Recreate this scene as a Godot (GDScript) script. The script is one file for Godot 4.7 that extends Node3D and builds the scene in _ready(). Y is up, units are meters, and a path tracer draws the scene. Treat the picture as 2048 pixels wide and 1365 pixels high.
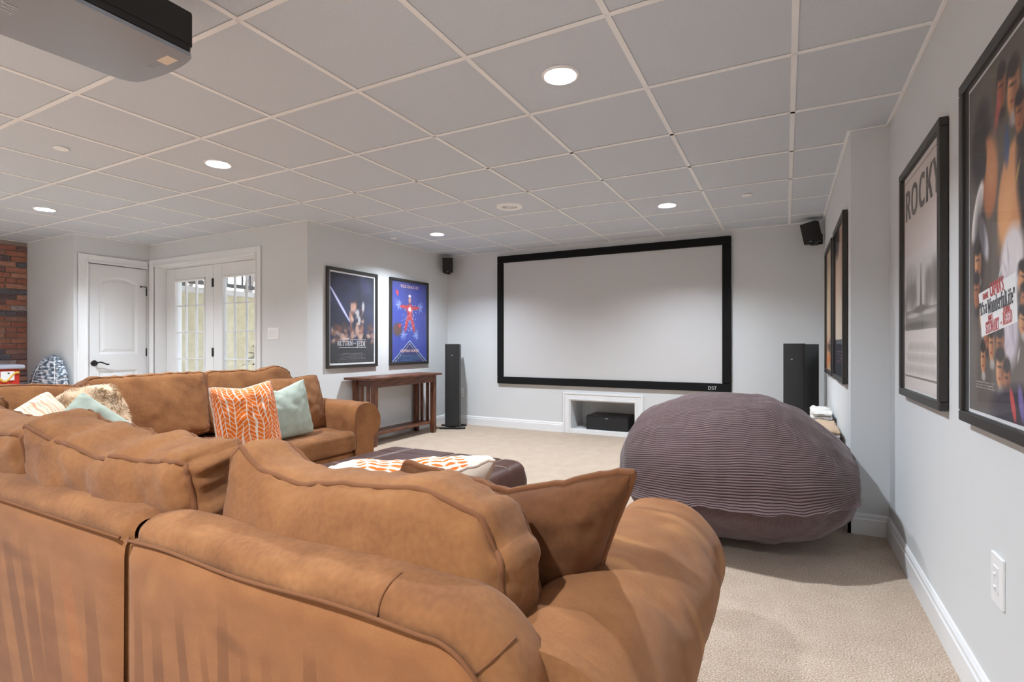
extends Node3D
# A basement media room: sectional sofa, bean bag, projection screen, framed posters. Units are metres, the floor is y = 0,
# the camera stands at x = 0, z = 0 and the screen wall lies towards -z.

const CEIL := 2.266
const TILE := 0.6096
const GX := 0.0313
const GZ := -1.8461
var mats := {}
var taken := {}

func _ready():
	var cam := Camera3D.new()
	cam.name = "camera"
	cam.position = Vector3(0, 1.06, 0)
	cam.rotation = Vector3(0, 0.4841, 0)
	cam.set_frustum(0.05 * 1365.0 / 1041.46, Vector2(0, 0.05 * 8.36 / 1041.46), 0.05, 80.0)
	add_child(cam)
	cam.current = true
	var sky_mat := ProceduralSkyMaterial.new()
	sky_mat.sky_top_color = Color(0.80, 0.86, 0.95)
	sky_mat.sky_horizon_color = Color(0.93, 0.95, 0.98)
	sky_mat.ground_bottom_color = Color(0.45, 0.43, 0.40)
	sky_mat.ground_horizon_color = Color(0.75, 0.75, 0.75)
	sky_mat.sky_energy_multiplier = 2.7
	var sky := Sky.new()
	sky.sky_material = sky_mat
	var env := Environment.new()
	env.background_mode = Environment.BG_SKY
	env.sky = sky
	env.tonemap_mode = Environment.TONE_MAPPER_LINEAR
	env.tonemap_exposure = EXPOSURE
	env.sdfgi_enabled = true
	env.ssao_enabled = true
	env.ssil_enabled = true
	var we := WorldEnvironment.new()
	we.name = "environment"
	we.environment = env
	add_child(we)
	make_materials()
	build_room()
	build_ceiling()
	build_doors()
	build_outside()
	build_sofa()
	build_cushions()
	build_pillows()
	build_ottoman()
	build_beanbag()
	build_screen_wall()
	build_table()
	build_posters()
	build_corner_things()
	build_projector()

const EXPOSURE := 1.0
const LAMP_ENERGY := 5.6

# ---------------------------------------------------------------- naming and tagging
func numbered(parent: Node, called: String) -> String:
	var key := str(parent.get_instance_id()) + called
	var n: int = taken.get(key, 0)
	taken[key] = n + 1
	return called if n == 0 else "%s_%03d" % [called, n]

func tag(o: Node, label: String, category := "", group := "", kind := ""):
	if label != "":
		o.set_meta("label", label)
	if category != "":
		o.set_meta("category", category)
	if group != "":
		o.set_meta("group", group)
	if kind != "":
		o.set_meta("kind", kind)
	return o

func thing(called: String, label: String, category: String, at := Vector3.ZERO, turn := 0.0, group := "") -> Node3D:
	var o := Node3D.new()
	o.name = numbered(self, called)
	add_child(o)
	o.position = at
	o.rotation.y = turn
	tag(o, label, category, group)
	return o

func place(mesh: Mesh, called: String, m: Material, parent: Node = self) -> MeshInstance3D:
	var o := MeshInstance3D.new()
	o.name = numbered(parent, called)
	o.mesh = mesh
	o.material_override = m
	o.cast_shadow = GeometryInstance3D.SHADOW_CASTING_SETTING_ON
	parent.add_child(o)
	return o

func obj(called: String, st: SurfaceTool, m: Material, parent: Node = self) -> MeshInstance3D:
	return place(finish(st), called, m, parent)

func struct(called: String, st: SurfaceTool, m: Material, label: String, category := "wall") -> MeshInstance3D:
	var o := obj(called, st, m)
	tag(o, label, category, "", "structure")
	return o

# ---------------------------------------------------------------- mesh helpers
func new_st() -> SurfaceTool:
	var st := SurfaceTool.new()
	st.begin(Mesh.PRIMITIVE_TRIANGLES)
	st.set_smooth_group(-1)
	return st

func finish(st: SurfaceTool) -> ArrayMesh:
	st.generate_normals()
	st.index()
	return st.commit()

func tri(st: SurfaceTool, a: Vector3, b: Vector3, c: Vector3, out: Vector3):
	st.add_vertex(a)
	if (b - a).cross(c - a).dot(out) > 0.0:
		st.add_vertex(c)
		st.add_vertex(b)
	else:
		st.add_vertex(b)
		st.add_vertex(c)

func quad(st: SurfaceTool, a: Vector3, b: Vector3, c: Vector3, d: Vector3, out: Vector3):
	tri(st, a, b, c, out)
	tri(st, a, c, d, out)

func add_box(st: SurfaceTool, lo: Vector3, hi: Vector3, ch := 0.0, xf := Transform3D.IDENTITY):
	var c := (lo + hi) * 0.5
	var h := (hi - lo) * 0.5
	ch = minf(ch, 0.45 * minf(h.x, minf(h.y, h.z)))
	st.set_smooth_group(-1)
	var p := func(sg: Vector3, axis: int) -> Vector3:
		var v := sg * (h - Vector3.ONE * ch)
		v[axis] = sg[axis] * h[axis]
		return xf * (c + v)
	for axis in 3:
		var b := (axis + 1) % 3
		var d := (axis + 2) % 3
		for s in [-1.0, 1.0]:
			var n := Vector3.ZERO
			n[axis] = s
			var q := []
			for k in [[-1.0, -1.0], [1.0, -1.0], [1.0, 1.0], [-1.0, 1.0]]:
				var sg := Vector3.ZERO
				sg[axis] = s
				sg[b] = k[0]
				sg[d] = k[1]
				q.append(p.call(sg, axis))
			quad(st, q[0], q[1], q[2], q[3], xf.basis * n)
	if ch <= 0.0:
		return
	for axis in 3:
		var b := (axis + 1) % 3
		var d := (axis + 2) % 3
		for sb in [-1.0, 1.0]:
			for sd in [-1.0, 1.0]:
				var s0 := Vector3.ZERO
				s0[axis] = -1.0
				s0[b] = sb
				s0[d] = sd
				var s1 := s0
				s1[axis] = 1.0
				var n := Vector3.ZERO
				n[b] = sb
				n[d] = sd
				quad(st, p.call(s0, b), p.call(s1, b), p.call(s1, d), p.call(s0, d), xf.basis * n)
	for sx in [-1.0, 1.0]:
		for sy in [-1.0, 1.0]:
			for sz in [-1.0, 1.0]:
				var sg := Vector3(sx, sy, sz)
				tri(st, p.call(sg, 0), p.call(sg, 1), p.call(sg, 2), xf.basis * sg)

func box_st(lo: Vector3, hi: Vector3, ch := 0.0, xf := Transform3D.IDENTITY) -> SurfaceTool:
	var st := new_st()
	add_box(st, lo, hi, ch, xf)
	return st

# a smooth sheet: f(u, v) with u and v from 0 to 1; side +1 faces along du x dv
func sheet(st: SurfaceTool, nu: int, nv: int, f: Callable, side := 1.0, group := 0):
	st.set_smooth_group(group)
	var pts := PackedVector3Array()
	pts.resize((nu + 1) * (nv + 1))
	for j in nv + 1:
		for i in nu + 1:
			pts[j * (nu + 1) + i] = f.call(float(i) / nu, float(j) / nv)
	for j in nv:
		for i in nu:
			var k := j * (nu + 1) + i
			var order := [k, k + nu + 2, k + 1, k, k + nu + 1, k + nu + 2] if side > 0 else [k, k + 1, k + nu + 2, k, k + nu + 2, k + nu + 1]
			for q in order:
				st.set_uv(Vector2(float(q % (nu + 1)) / nu, 1.0 - float(q / (nu + 1)) / nv))
				st.add_vertex(pts[q])

func tube(st: SurfaceTool, pts: PackedVector3Array, r: float, sides := 8, closed := false, group := 0):
	st.set_smooth_group(group)
	var n := pts.size()
	var rings := []
	var up := Vector3.UP
	var last := Vector3.ZERO
	for i in n:
		var a := pts[(i - 1 + n) % n] if (closed or i > 0) else pts[i]
		var b := pts[(i + 1) % n] if (closed or i < n - 1) else pts[i]
		var t := (b - a).normalized()
		if i == 0:
			up = Vector3.UP if absf(t.y) < 0.9 else Vector3.RIGHT
			up = (up - t * up.dot(t)).normalized()
		else:
			up = (up - t * up.dot(t)).normalized()
		last = t
		var side := t.cross(up)
		var ring := PackedVector3Array()
		for k in sides:
			var w := TAU * k / sides
			ring.append(pts[i] + (up * cos(w) + side * sin(w)) * r)
		rings.append(ring)
	for i in (n if closed else n - 1):
		var p: PackedVector3Array = rings[i]
		var q: PackedVector3Array = rings[(i + 1) % n]
		for k in sides:
			var k2 := (k + 1) % sides
			quad(st, p[k], p[k2], q[k2], q[k], p[k] + p[k2] - pts[i] * 2.0)
	if not closed:
		for e in [0, n - 1]:
			var ring: PackedVector3Array = rings[e]
			var out := pts[0] - pts[1] if e == 0 else pts[n - 1] - pts[n - 2]
			for k in range(1, sides - 1):
				tri(st, ring[0], ring[k], ring[k + 1], out)

# profile: points (radius, height) from bottom to top; turned about y
func lathe(st: SurfaceTool, profile: Array, segs: int, xf := Transform3D.IDENTITY, group := -1):
	for j in profile.size() - 1:
		var a: Vector2 = profile[j]
		var b: Vector2 = profile[j + 1]
		st.set_smooth_group(group if group < 0 else group + j)
		for i in segs:
			var w0 := TAU * i / segs
			var w1 := TAU * (i + 1) / segs
			var n := Vector3(cos((w0 + w1) / 2) * (b.y - a.y), -(b.x - a.x), sin((w0 + w1) / 2) * (b.y - a.y))
			var p := [Vector3(a.x * cos(w0), a.y, a.x * sin(w0)), Vector3(a.x * cos(w1), a.y, a.x * sin(w1)), Vector3(b.x * cos(w1), b.y, b.x * sin(w1)), Vector3(b.x * cos(w0), b.y, b.x * sin(w0))]
			if a.x > 0.0001:
				tri(st, xf * p[0], xf * p[1], xf * p[2], xf.basis * n)
			if b.x > 0.0001:
				tri(st, xf * p[0], xf * p[2], xf * p[3], xf.basis * n)

# a flat outline in the xy plane pushed from z0 to z1
func prism(st: SurfaceTool, outline: PackedVector2Array, z0: float, z1: float, xf := Transform3D.IDENTITY, smooth_side := false):
	st.set_smooth_group(-1)
	var idx := Geometry2D.triangulate_polygon(outline)
	for k in range(0, idx.size(), 3):
		for z in [z0, z1]:
			var v := []
			for q in 3:
				var p := outline[idx[k + q]]
				v.append(xf * Vector3(p.x, p.y, z))
			tri(st, v[0], v[1], v[2], xf.basis * Vector3(0, 0, z - (z0 + z1) / 2))
	if smooth_side:
		st.set_smooth_group(5)
	var n := outline.size()
	var cw := 1.0 if Geometry2D.is_polygon_clockwise(outline) else -1.0
	for i in n:
		var a := outline[i]
		var b := outline[(i + 1) % n]
		var e := (b - a)
		var out := Vector3(-e.y, e.x, 0) * cw
		quad(st, xf * Vector3(a.x, a.y, z0), xf * Vector3(b.x, b.y, z0), xf * Vector3(b.x, b.y, z1), xf * Vector3(a.x, a.y, z1), xf.basis * out)

# a straight moulding: profile (out, up) swept from a to b; out points along n
func moulding(st: SurfaceTool, profile: Array, a: Vector3, b: Vector3, n: Vector3, up := Vector3.UP):
	st.set_smooth_group(-1)
	var along := (b - a).normalized()
	for j in profile.size() - 1:
		var p: Vector2 = profile[j]
		var q: Vector2 = profile[j + 1]
		var o0 := n * p.x + up * p.y
		var o1 := n * q.x + up * q.y
		var e := o1 - o0
		var out := e - e.dot(along) * along
		out = along.cross(e)
		var mid := (o0 + o1) * 0.5
		if out.dot(n * 1.0 + up * 0.3) < 0 and absf(out.dot(n)) > 0.0001:
			out = -out
		quad(st, a + o0, b + o0, b + o1, a + o1, out)
	for end in [a, b]:
		var pts := PackedVector2Array()
		for p in profile:
			pts.append(p)
		var idx := Geometry2D.triangulate_polygon(pts)
		for k in range(0, idx.size(), 3):
			var v := []
			for q in 3:
				v.append(end + n * pts[idx[k + q]].x + up * pts[idx[k + q]].y)
			tri(st, v[0], v[1], v[2], -along if end == a else along)

func grid_mesh(nu: int, nv: int, f: Callable, colors: Variant = null, flip := false) -> ArrayMesh:
	var v := PackedVector3Array()
	var cols := PackedColorArray()
	v.resize((nu + 1) * (nv + 1))
	if colors != null:
		cols.resize(v.size())
	for j in nv + 1:
		for i in nu + 1:
			var k := j * (nu + 1) + i
			var got = f.call(float(i) / nu, float(j) / nv)
			if colors != null:
				v[k] = got[0]
				cols[k] = got[1]
			else:
				v[k] = got
	var idx := PackedInt32Array()
	idx.resize(nu * nv * 6)
	var nrm := PackedVector3Array()
	nrm.resize(v.size())
	var at := 0
	for j in nv:
		for i in nu:
			var a := j * (nu + 1) + i
			var b := a + 1
			var c := a + nu + 2
			var d := a + nu + 1
			if flip:
				var s := b
				b = d
				d = s
			var n := (v[c] - v[a]).cross(v[d] - v[b])
			nrm[a] += n
			nrm[b] += n
			nrm[c] += n
			nrm[d] += n
			idx[at] = a
			idx[at + 1] = c
			idx[at + 2] = b
			idx[at + 3] = a
			idx[at + 4] = d
			idx[at + 5] = c
			at += 6
	for k in nrm.size():
		nrm[k] = nrm[k].normalized()
	var arr := []
	arr.resize(Mesh.ARRAY_MAX)
	arr[Mesh.ARRAY_VERTEX] = v
	arr[Mesh.ARRAY_NORMAL] = nrm
	arr[Mesh.ARRAY_INDEX] = idx
	if colors != null:
		arr[Mesh.ARRAY_COLOR] = cols
	var mesh := ArrayMesh.new()
	mesh.add_surface_from_arrays(Mesh.PRIMITIVE_TRIANGLES, arr)
	return mesh

func noise(freq: float, sd: int, octaves := 3, kind := FastNoiseLite.TYPE_SIMPLEX_SMOOTH) -> FastNoiseLite:
	var n := FastNoiseLite.new()
	n.noise_type = kind
	n.frequency = freq
	n.seed = sd
	n.fractal_octaves = octaves
	return n

func lettering(text: String, size: float, m: Material, parent: Node, xf: Transform3D, font_name := "Droid Sans", bold := false, wide := 1.0, italic := false) -> MeshInstance3D:
	var f := SystemFont.new()
	f.font_names = PackedStringArray([font_name])
	if bold:
		f.font_weight = 700
	f.font_italic = italic
	var t := TextMesh.new()
	t.text = text
	t.font = f
	t.font_size = 64
	t.pixel_size = size / 64.0
	t.depth = 0.0006
	t.curve_step = 1.0
	var o := place(t, "lettering", m, parent)
	o.transform = xf.scaled_local(Vector3(wide, 1, 1))
	return o

# ---------------------------------------------------------------- materials
func plain(called: String, c: Color, rough := 0.8, metal := 0.0) -> StandardMaterial3D:
	var m := StandardMaterial3D.new()
	m.resource_name = called
	m.albedo_color = c
	m.roughness = rough
	m.metallic = metal
	mats[called] = m
	return m

func rgb8(r: float, g: float, b: float) -> Color:
	return Color(r / 255.0, g / 255.0, b / 255.0)

func grey_image(size: int, freq: float, sd: int, octaves := 3, kind := FastNoiseLite.TYPE_SIMPLEX_SMOOTH) -> PackedByteArray:
	var im := noise(freq, sd, octaves, kind).get_seamless_image(size, size)
	im.convert(Image.FORMAT_L8)
	return im.get_data()

# mixes grey layers [bytes, weight] into one tone and looks it up between colours
func tinted(size: int, layers: Array, dark: Color, light: Color, contrast := 1.0) -> ImageTexture:
	var n := size * size
	var out := PackedByteArray()
	out.resize(n * 3)
	var total := 0.0
	for l in layers:
		total += l[1]
	var lut := PackedByteArray()
	for k in 256:
		var t := clampf((k / 255.0 - 0.5) * contrast + 0.5, 0, 1)
		var c := dark.lerp(light, t)
		lut.append(int(c.r * 255))
		lut.append(int(c.g * 255))
		lut.append(int(c.b * 255))
	var a: PackedByteArray = layers[0][0]
	var b: PackedByteArray = layers[1][0] if layers.size() > 1 else a
	var d: PackedByteArray = layers[2][0] if layers.size() > 2 else a
	var wa: float = layers[0][1] / total
	var wb: float = layers[1][1] / total if layers.size() > 1 else 0.0
	var wd: float = layers[2][1] / total if layers.size() > 2 else 0.0
	for i in n:
		var k := int(a[i] * wa + b[i] * wb + d[i] * wd) * 3
		out[i * 3] = lut[k]
		out[i * 3 + 1] = lut[k + 1]
		out[i * 3 + 2] = lut[k + 2]
	return ImageTexture.create_from_image(Image.create_from_data(size, size, false, Image.FORMAT_RGB8, out))

func grey_tex(size: int, bytes: PackedByteArray) -> ImageTexture:
	return ImageTexture.create_from_image(Image.create_from_data(size, size, false, Image.FORMAT_L8, bytes))

func around(m: StandardMaterial3D, metres: float, world := false):
	m.uv1_triplanar = true
	m.uv1_world_triplanar = world
	m.uv1_scale = Vector3.ONE / metres
	m.uv1_triplanar_sharpness = 4.0

func relief(m: StandardMaterial3D, t: Texture2D, cm: float):
	m.heightmap_enabled = true
	m.heightmap_texture = t
	m.heightmap_scale = cm

func stroke(im: Image, x0: float, y0: float, slope: float, bend: float, w0: float, w1: float, gain: float):
	# a brushed band of nap that starts at (x0, y0) and widens downwards, in pixels
	var h := im.get_height()
	var w := im.get_width()
	for y in range(int(y0), h):
		var t := (y - y0) / (h - y0)
		var mid := x0 + slope * (y - y0) + bend * t * t
		var half := lerpf(w0, w1, t) * 0.5
		var soft := minf(1.0, t * 4.5)
		for x in range(maxi(0, int(mid - half - 1.5)), mini(w, int(mid + half + 2.5))):
			var k := clampf(half - absf(x - mid) + 0.5, 0, 1) * soft
			var c := im.get_pixel(x, y)
			var g := lerpf(1.0, gain, k)
			im.set_pixel(x, y, Color(c.r * g, c.g * g * lerpf(1.0, 0.965, k), c.b * g * lerpf(1.0, 0.90, k)))

func patch(im: Image, cx: float, cy: float, rx: float, ry: float, turn: float, c: Color, soft := 0.3, much := 1.0):
	# a soft-edged ellipse of colour c
	var r := maxf(rx, ry) * (1.0 + soft) + 1
	var ct := cos(turn)
	var sn := sin(turn)
	for y in range(maxi(0, int(cy - r)), mini(im.get_height(), int(cy + r) + 1)):
		for x in range(maxi(0, int(cx - r)), mini(im.get_width(), int(cx + r) + 1)):
			var dx := x - cx
			var dy := y - cy
			var d := Vector2((dx * ct + dy * sn) / rx, (-dx * sn + dy * ct) / ry).length()
			if d < 1.0 + soft:
				var k := clampf((1.0 + soft - d) / (2.0 * soft + 0.001), 0, 1) * much
				im.set_pixel(x, y, im.get_pixel(x, y).lerp(c, k))

func make_materials():
	plain("wall", rgb8(226, 228, 229), 0.9)
	plain("trim", rgb8(244, 245, 246), 0.45)
	plain("door_paint", rgb8(240, 241, 242), 0.5)
	var fine := grey_image(512, 0.22, 3, 3)
	var fine2 := grey_image(512, 0.09, 9, 2)
	var cloud := grey_image(512, 0.012, 5, 4)
	var cloud2 := grey_image(512, 0.02, 17, 3)
	# ceiling tiles: fine fibre
	var m := plain("tile", Color.WHITE, 0.95)
	m.albedo_texture = tinted(512, [[fine, 0.6], [fine2, 0.4]], rgb8(203, 209, 217), rgb8(223, 230, 238))
	around(m, 0.45, true)
	relief(m, grey_tex(512, fine), 0.06)
	plain("tee", rgb8(250, 250, 250), 0.45)
	# carpet: speckled loops
	var speck := grey_image(512, 0.30, 21, 2)
	m = plain("carpet", Color.WHITE, 1.0)
	m.albedo_texture = tinted(512, [[speck, 0.66], [fine, 0.26], [cloud, 0.08]], rgb8(147, 120, 98), rgb8(236, 221, 202), 1.7)
	around(m, 1.0, true)
	relief(m, grey_tex(512, speck), 0.35)
	m.rim_enabled = true
	m.rim = 0.3
	# suede: brushed nap, light and dark clouds over a fine grain
	m = plain("suede", Color.WHITE, 0.95)
	var nap := tinted(512, [[cloud, 0.5], [cloud2, 0.25], [fine, 0.25]], rgb8(109, 66, 33), rgb8(167, 114, 69), 1.35)
	m.albedo_texture = nap
	around(m, 1.9)
	relief(m, grey_tex(512, fine), 0.03)
	m.rim_enabled = true
	m.rim = 0.12
	m.rim_tint = 0.9
	mats["suede_soft"] = m.duplicate()
	mats["suede_soft"].albedo_texture = tinted(512, [[cloud2, 0.4], [cloud, 0.3], [fine, 0.3]], rgb8(117, 72, 38), rgb8(164, 112, 66), 1.3)
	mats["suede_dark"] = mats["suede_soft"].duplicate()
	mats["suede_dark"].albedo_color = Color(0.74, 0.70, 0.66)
	m = plain("piping", rgb8(119, 73, 40), 0.9)
	m.rim_enabled = true
	m.rim = 0.3
	# back panels with long strokes of the hand in the nap
	for k in 2:
		var im: Image = nap.get_image().duplicate()
		im.resize(1024, 640, Image.INTERPOLATE_CUBIC)
		for y in 640:
			for x in 1024:
				var c := im.get_pixel(x, y)
				im.set_pixel(x, y, c.lerp(rgb8(146, 93, 51), 0.62))
		var rng := RandomNumberGenerator.new()
		rng.seed = 40 + k
		var x := 20.0
		while x < 1010.0:
			var dark := rng.randf() < 0.7
			stroke(im, x - 50, rng.randf_range(30, 150), rng.randf_range(0.02, 0.22), rng.randf_range(-20, 24), rng.randf_range(18, 40), rng.randf_range(38, 68), rng.randf_range(0.83, 0.90) if dark else 1.08)
			x += rng.randf_range(46, 92)
		patch(im, 400 + 300 * k, 130, 40, 16, 0.2, rgb8(114, 70, 35), 0.5, 0.7)
		patch(im, 120 + 90 * k, 70, 22, 40, 0.4, rgb8(162, 110, 62), 0.6, 0.6)
		var p := plain("suede_panel_%d" % k, Color.WHITE, 0.95)
		p.albedo_texture = ImageTexture.create_from_image(im)
		p.rim_enabled = true
		p.rim = 0.12
		p.rim_tint = 0.9
	# the arm: palm marks and drag marks
	var arm: Image = nap.get_image().duplicate()
	arm.resize(768, 768, Image.INTERPOLATE_CUBIC)
	for y in 768:
		for x in 768:
			arm.set_pixel(x, y, arm.get_pixel(x, y).lerp(rgb8(151, 98, 55), 0.45))
	var r2 := RandomNumberGenerator.new()
	r2.seed = 8
	for k in 34:
		patch(arm, r2.randf_range(60, 700), r2.randf_range(40, 720), r2.randf_range(14, 60), r2.randf_range(8, 22), r2.randf_range(-0.9, 0.9), rgb8(124, 78, 40) if k % 3 else rgb8(164, 113, 65), 0.4, 0.75)
	for k in 5:
		patch(arm, 540 + r2.randf_range(-14, 14), 110 + k * 120 + r2.randf_range(-30, 30), 9, r2.randf_range(20, 48), 0.15, rgb8(94, 57, 28), 0.3, 0.7)
	m = plain("suede_arm", Color.WHITE, 0.95)
	m.albedo_texture = ImageTexture.create_from_image(arm)
	m.rim_enabled = true
	m.rim = 0.12
	m.rim_tint = 0.9
	# dark leather
	m = plain("leather", rgb8(86, 55, 45), 0.46)
	m.metallic_specular = 0.4
	m.albedo_texture = tinted(512, [[cloud, 0.6], [fine2, 0.4]], rgb8(190, 180, 180), rgb8(255, 255, 255))
	around(m, 0.6)
	relief(m, grey_tex(512, fine2), 0.05)
	plain("thread", rgb8(200, 178, 165), 0.7)
	plain("nail", rgb8(92, 74, 52), 0.35, 0.9)
	# dark stained wood, the grain runs along the local x of the texture
	var grain := PackedByteArray()
	grain.resize(256 * 256)
	var gn := noise(0.05, 31, 3)
	for y in 256:
		for x in 256:
			grain[y * 256 + x] = int(clampf(0.5 + gn.get_noise_2d(x * 0.15, y * 2.2) * 0.9, 0, 1) * 255)
	m = plain("wood", Color.WHITE, 0.38)
	m.albedo_texture = tinted(256, [[grain, 1.0]], rgb8(62, 34, 22), rgb8(138, 84, 56))
	around(m, 0.5)
	m = m.duplicate()
	m.uv1_scale = Vector3(2, 2, 2)
	m.albedo_texture = tinted(256, [[rotated(grain, 256), 1.0]], rgb8(62, 34, 22), rgb8(138, 84, 56))
	mats["wood_upright"] = m
	plain("wood_foot", rgb8(120, 82, 52), 0.5)
	plain("black_plastic", rgb8(24, 24, 25), 0.45)
	plain("reflection_grey", rgb8(160, 168, 178), 0.28, 0.7)  # reflected wall put into the colour of the projector underside as pale blue-grey
	plain("black_matte", rgb8(34, 33, 33), 0.75)
	m = plain("grille", Color.WHITE, 0.85)
	m.albedo_texture = tinted(512, [[fine, 1.0]], rgb8(30, 29, 29), rgb8(52, 51, 51))
	around(m, 0.35)
	m = plain("velvet", rgb8(13, 13, 14), 1.0)
	m = plain("screen", rgb8(214, 213, 213), 0.85)
	m = plain("glass", Color(0.9, 0.95, 0.95, 0.06), 0.02)
	m.transparency = BaseMaterial3D.TRANSPARENCY_ALPHA
	m = plain("picture_glass", Color(0.9, 0.92, 0.95, 0.04), 0.03)
	m.metallic_specular = 0.16
	m.transparency = BaseMaterial3D.TRANSPARENCY_ALPHA
	plain("frame", rgb8(52, 49, 46), 0.45)
	plain("bronze", rgb8(52, 50, 48), 0.4, 0.6)
	plain("plate", rgb8(252, 252, 252), 0.5)
	plain("vent_dark", rgb8(48, 48, 48), 0.9)
	plain("white_ink", rgb8(232, 230, 232), 0.6)
	plain("red_ink", rgb8(200, 62, 58), 0.6)
	plain("black_ink", rgb8(36, 34, 36), 0.6)
	plain("taupe_ink", rgb8(92, 82, 72), 0.6)
	plain("pink_ink", rgb8(236, 196, 190), 0.6)
	plain("silver_ink", rgb8(178, 184, 190), 0.5)
	m = plain("lens", Color(1, 1, 1), 0.5)
	m.emission_enabled = true
	m.emission = Color(1.0, 0.98, 0.95)
	m.emission_energy_multiplier = 5.0
	# bricks and mortar
	var bt := [rgb8(202, 141, 118), rgb8(193, 129, 109), rgb8(211, 157, 135), rgb8(153, 117, 113), rgb8(132, 113, 118), rgb8(127, 123, 131), rgb8(185, 141, 128), rgb8(198, 182, 180)]
	for k in bt.size():
		m = plain("brick_%d" % k, bt[k], 0.9)
		m.albedo_texture = tinted(512, [[fine2, 0.5], [cloud, 0.5]], rgb8(190, 184, 182), rgb8(255, 255, 255), 1.3)
		around(m, 0.5, true)
		relief(m, grey_tex(512, fine2), 0.3)
		if k > 0:
			m.albedo_texture = mats["brick_0"].albedo_texture
			m.heightmap_texture = mats["brick_0"].heightmap_texture
	plain("mortar", rgb8(168, 154, 146), 0.95)
	# outdoors
	m = plain("stucco", Color.WHITE, 0.95)
	m.albedo_texture = tinted(512, [[cloud2, 0.45], [fine, 0.35], [cloud, 0.2]], rgb8(176, 164, 128), rgb8(226, 216, 180), 1.2)
	around(m, 1.3, true)
	relief(m, grey_tex(512, fine2), 0.4)
	plain("cap", rgb8(214, 212, 208), 0.9)
	plain("iron", rgb8(44, 44, 50), 0.5)
	plain("bark", rgb8(96, 84, 76), 0.9)
	plain("vine", rgb8(84, 74, 56), 0.9)
	m = plain("lawn", Color.WHITE, 1.0)
	m.albedo_texture = tinted(512, [[cloud, 0.5], [fine, 0.5]], rgb8(120, 116, 92), rgb8(190, 182, 160))
	around(m, 1.5, true)
	plain("paving", rgb8(168, 164, 156), 0.95)
	# pillows
	plain("seafoam", rgb8(188, 197, 184), 0.9)
	mats["seafoam"].albedo_texture = tinted(512, [[fine, 0.5], [cloud, 0.5]], rgb8(226, 230, 226), rgb8(255, 255, 255))
	around(mats["seafoam"], 0.5)
	relief(mats["seafoam"], grey_tex(512, fine), 0.04)
	plain("cream", rgb8(226, 208, 190), 0.95)
	m = plain("orange_leaf", Color.WHITE, 0.95)
	m.albedo_texture = ImageTexture.create_from_image(leaf_image())
	m = plain("orange_fern", Color.WHITE, 0.95)
	m.albedo_texture = ImageTexture.create_from_image(fern_image())
	m = plain("stripe", Color.WHITE, 0.95)
	m.albedo_texture = ImageTexture.create_from_image(stripe_image())
	plain("fur", rgb8(224, 196, 164), 0.9)
	m = plain("camo", Color.WHITE, 0.9)
	m.albedo_texture = ImageTexture.create_from_image(camo_image())
	m = plain("corduroy", Color.WHITE, 0.9)
	m.vertex_color_use_as_albedo = true
	m.rim_enabled = true
	m.rim = 0.4
	m.rim_tint = 0.5
	plain("red_cloth", rgb8(214, 56, 40), 0.7)
	plain("purple_cloth", rgb8(92, 60, 112), 0.7)
	plain("yellow_cloth", rgb8(244, 190, 84), 0.7)
	plain("lid_grey", rgb8(186, 190, 206), 0.5)
	plain("blanket", rgb8(232, 228, 222), 0.95)
	plain("fleece_tan", rgb8(206, 178, 150), 0.95)

func rotated(b: PackedByteArray, n: int) -> PackedByteArray:
	var out := PackedByteArray()
	out.resize(n * n)
	for y in n:
		for x in n:
			out[y * n + x] = b[x * n + y]
	return out

# rows of orange leaves in chevrons on cream
func leaf_image() -> Image:
	var n := 640
	var im := Image.create(n, n, false, Image.FORMAT_RGB8)
	var wob := noise(0.006, 77, 2)
	var orange := rgb8(240, 120, 34)
	var cream := rgb8(246, 222, 204)
	for y in n:
		for x in n:
			var xx := x + wob.get_noise_2d(x * 0.4, y) * 16.0
			var col := xx / 80.0
			var cell := floorf(col)
			var f := col - cell
			# the columns swell and shrink as they climb
			var sway := sin(y * 0.016 + cell * 1.9) * 0.16
			var g := absf(f - 0.5 - sway * 0.5)
			var rise := (y + wob.get_noise_2d(x, y * 0.7) * 12.0) / 31.0 + g * 2.1 * (1.0 if int(cell) % 2 == 0 else -1.0)
			var r := rise - floorf(rise)
			var on := r > 0.17 and g > 0.045 and g < 0.46
			im.set_pixel(x, y, orange.lerp(rgb8(226, 98, 22), clampf(wob.get_noise_2d(x * 3, y * 3), 0, 1)) if on else cream)
	return im

# scattered orange fern strokes on white cotton
func fern_image() -> Image:
	var n := 512
	var im := Image.create(n, n, false, Image.FORMAT_RGB8)
	im.fill(rgb8(238, 226, 214))
	var rng := RandomNumberGenerator.new()
	rng.seed = 12
	for s in 5:
		var x0 := 160.0 + s * 48.0
		for k in 19:
			var y := 14.0 + k * 26.0
			var sx := x0 + sin(k * 0.5 + s) * 10.0
			for side in [-1.0, 1.0]:
				patch(im, sx + side * 13.0, y - 6.0, 15.0, 5.5, side * -0.75, rgb8(238, 112, 36), 0.15)
	return im

func stripe_image() -> Image:
	var n := 256
	var im := Image.create(n, n, false, Image.FORMAT_RGB8)
	var wob := noise(0.02, 5, 2)
	for y in n:
		for x in n:
			var t := (x + wob.get_noise_2d(x, y) * 5.0) / 256.0
			var c := rgb8(246, 222, 196)
			if fposmod(t * 16.0, 1.0) < 0.18:
				c = rgb8(240, 168, 136)
			elif fposmod(t * 16.0 + 0.5, 1.0) < 0.12:
				c = rgb8(206, 196, 180)
			if absf(y - 150.0) < 9.0:
				c = rgb8(238, 124, 78)
			im.set_pixel(x, y, c)
	return im

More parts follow.
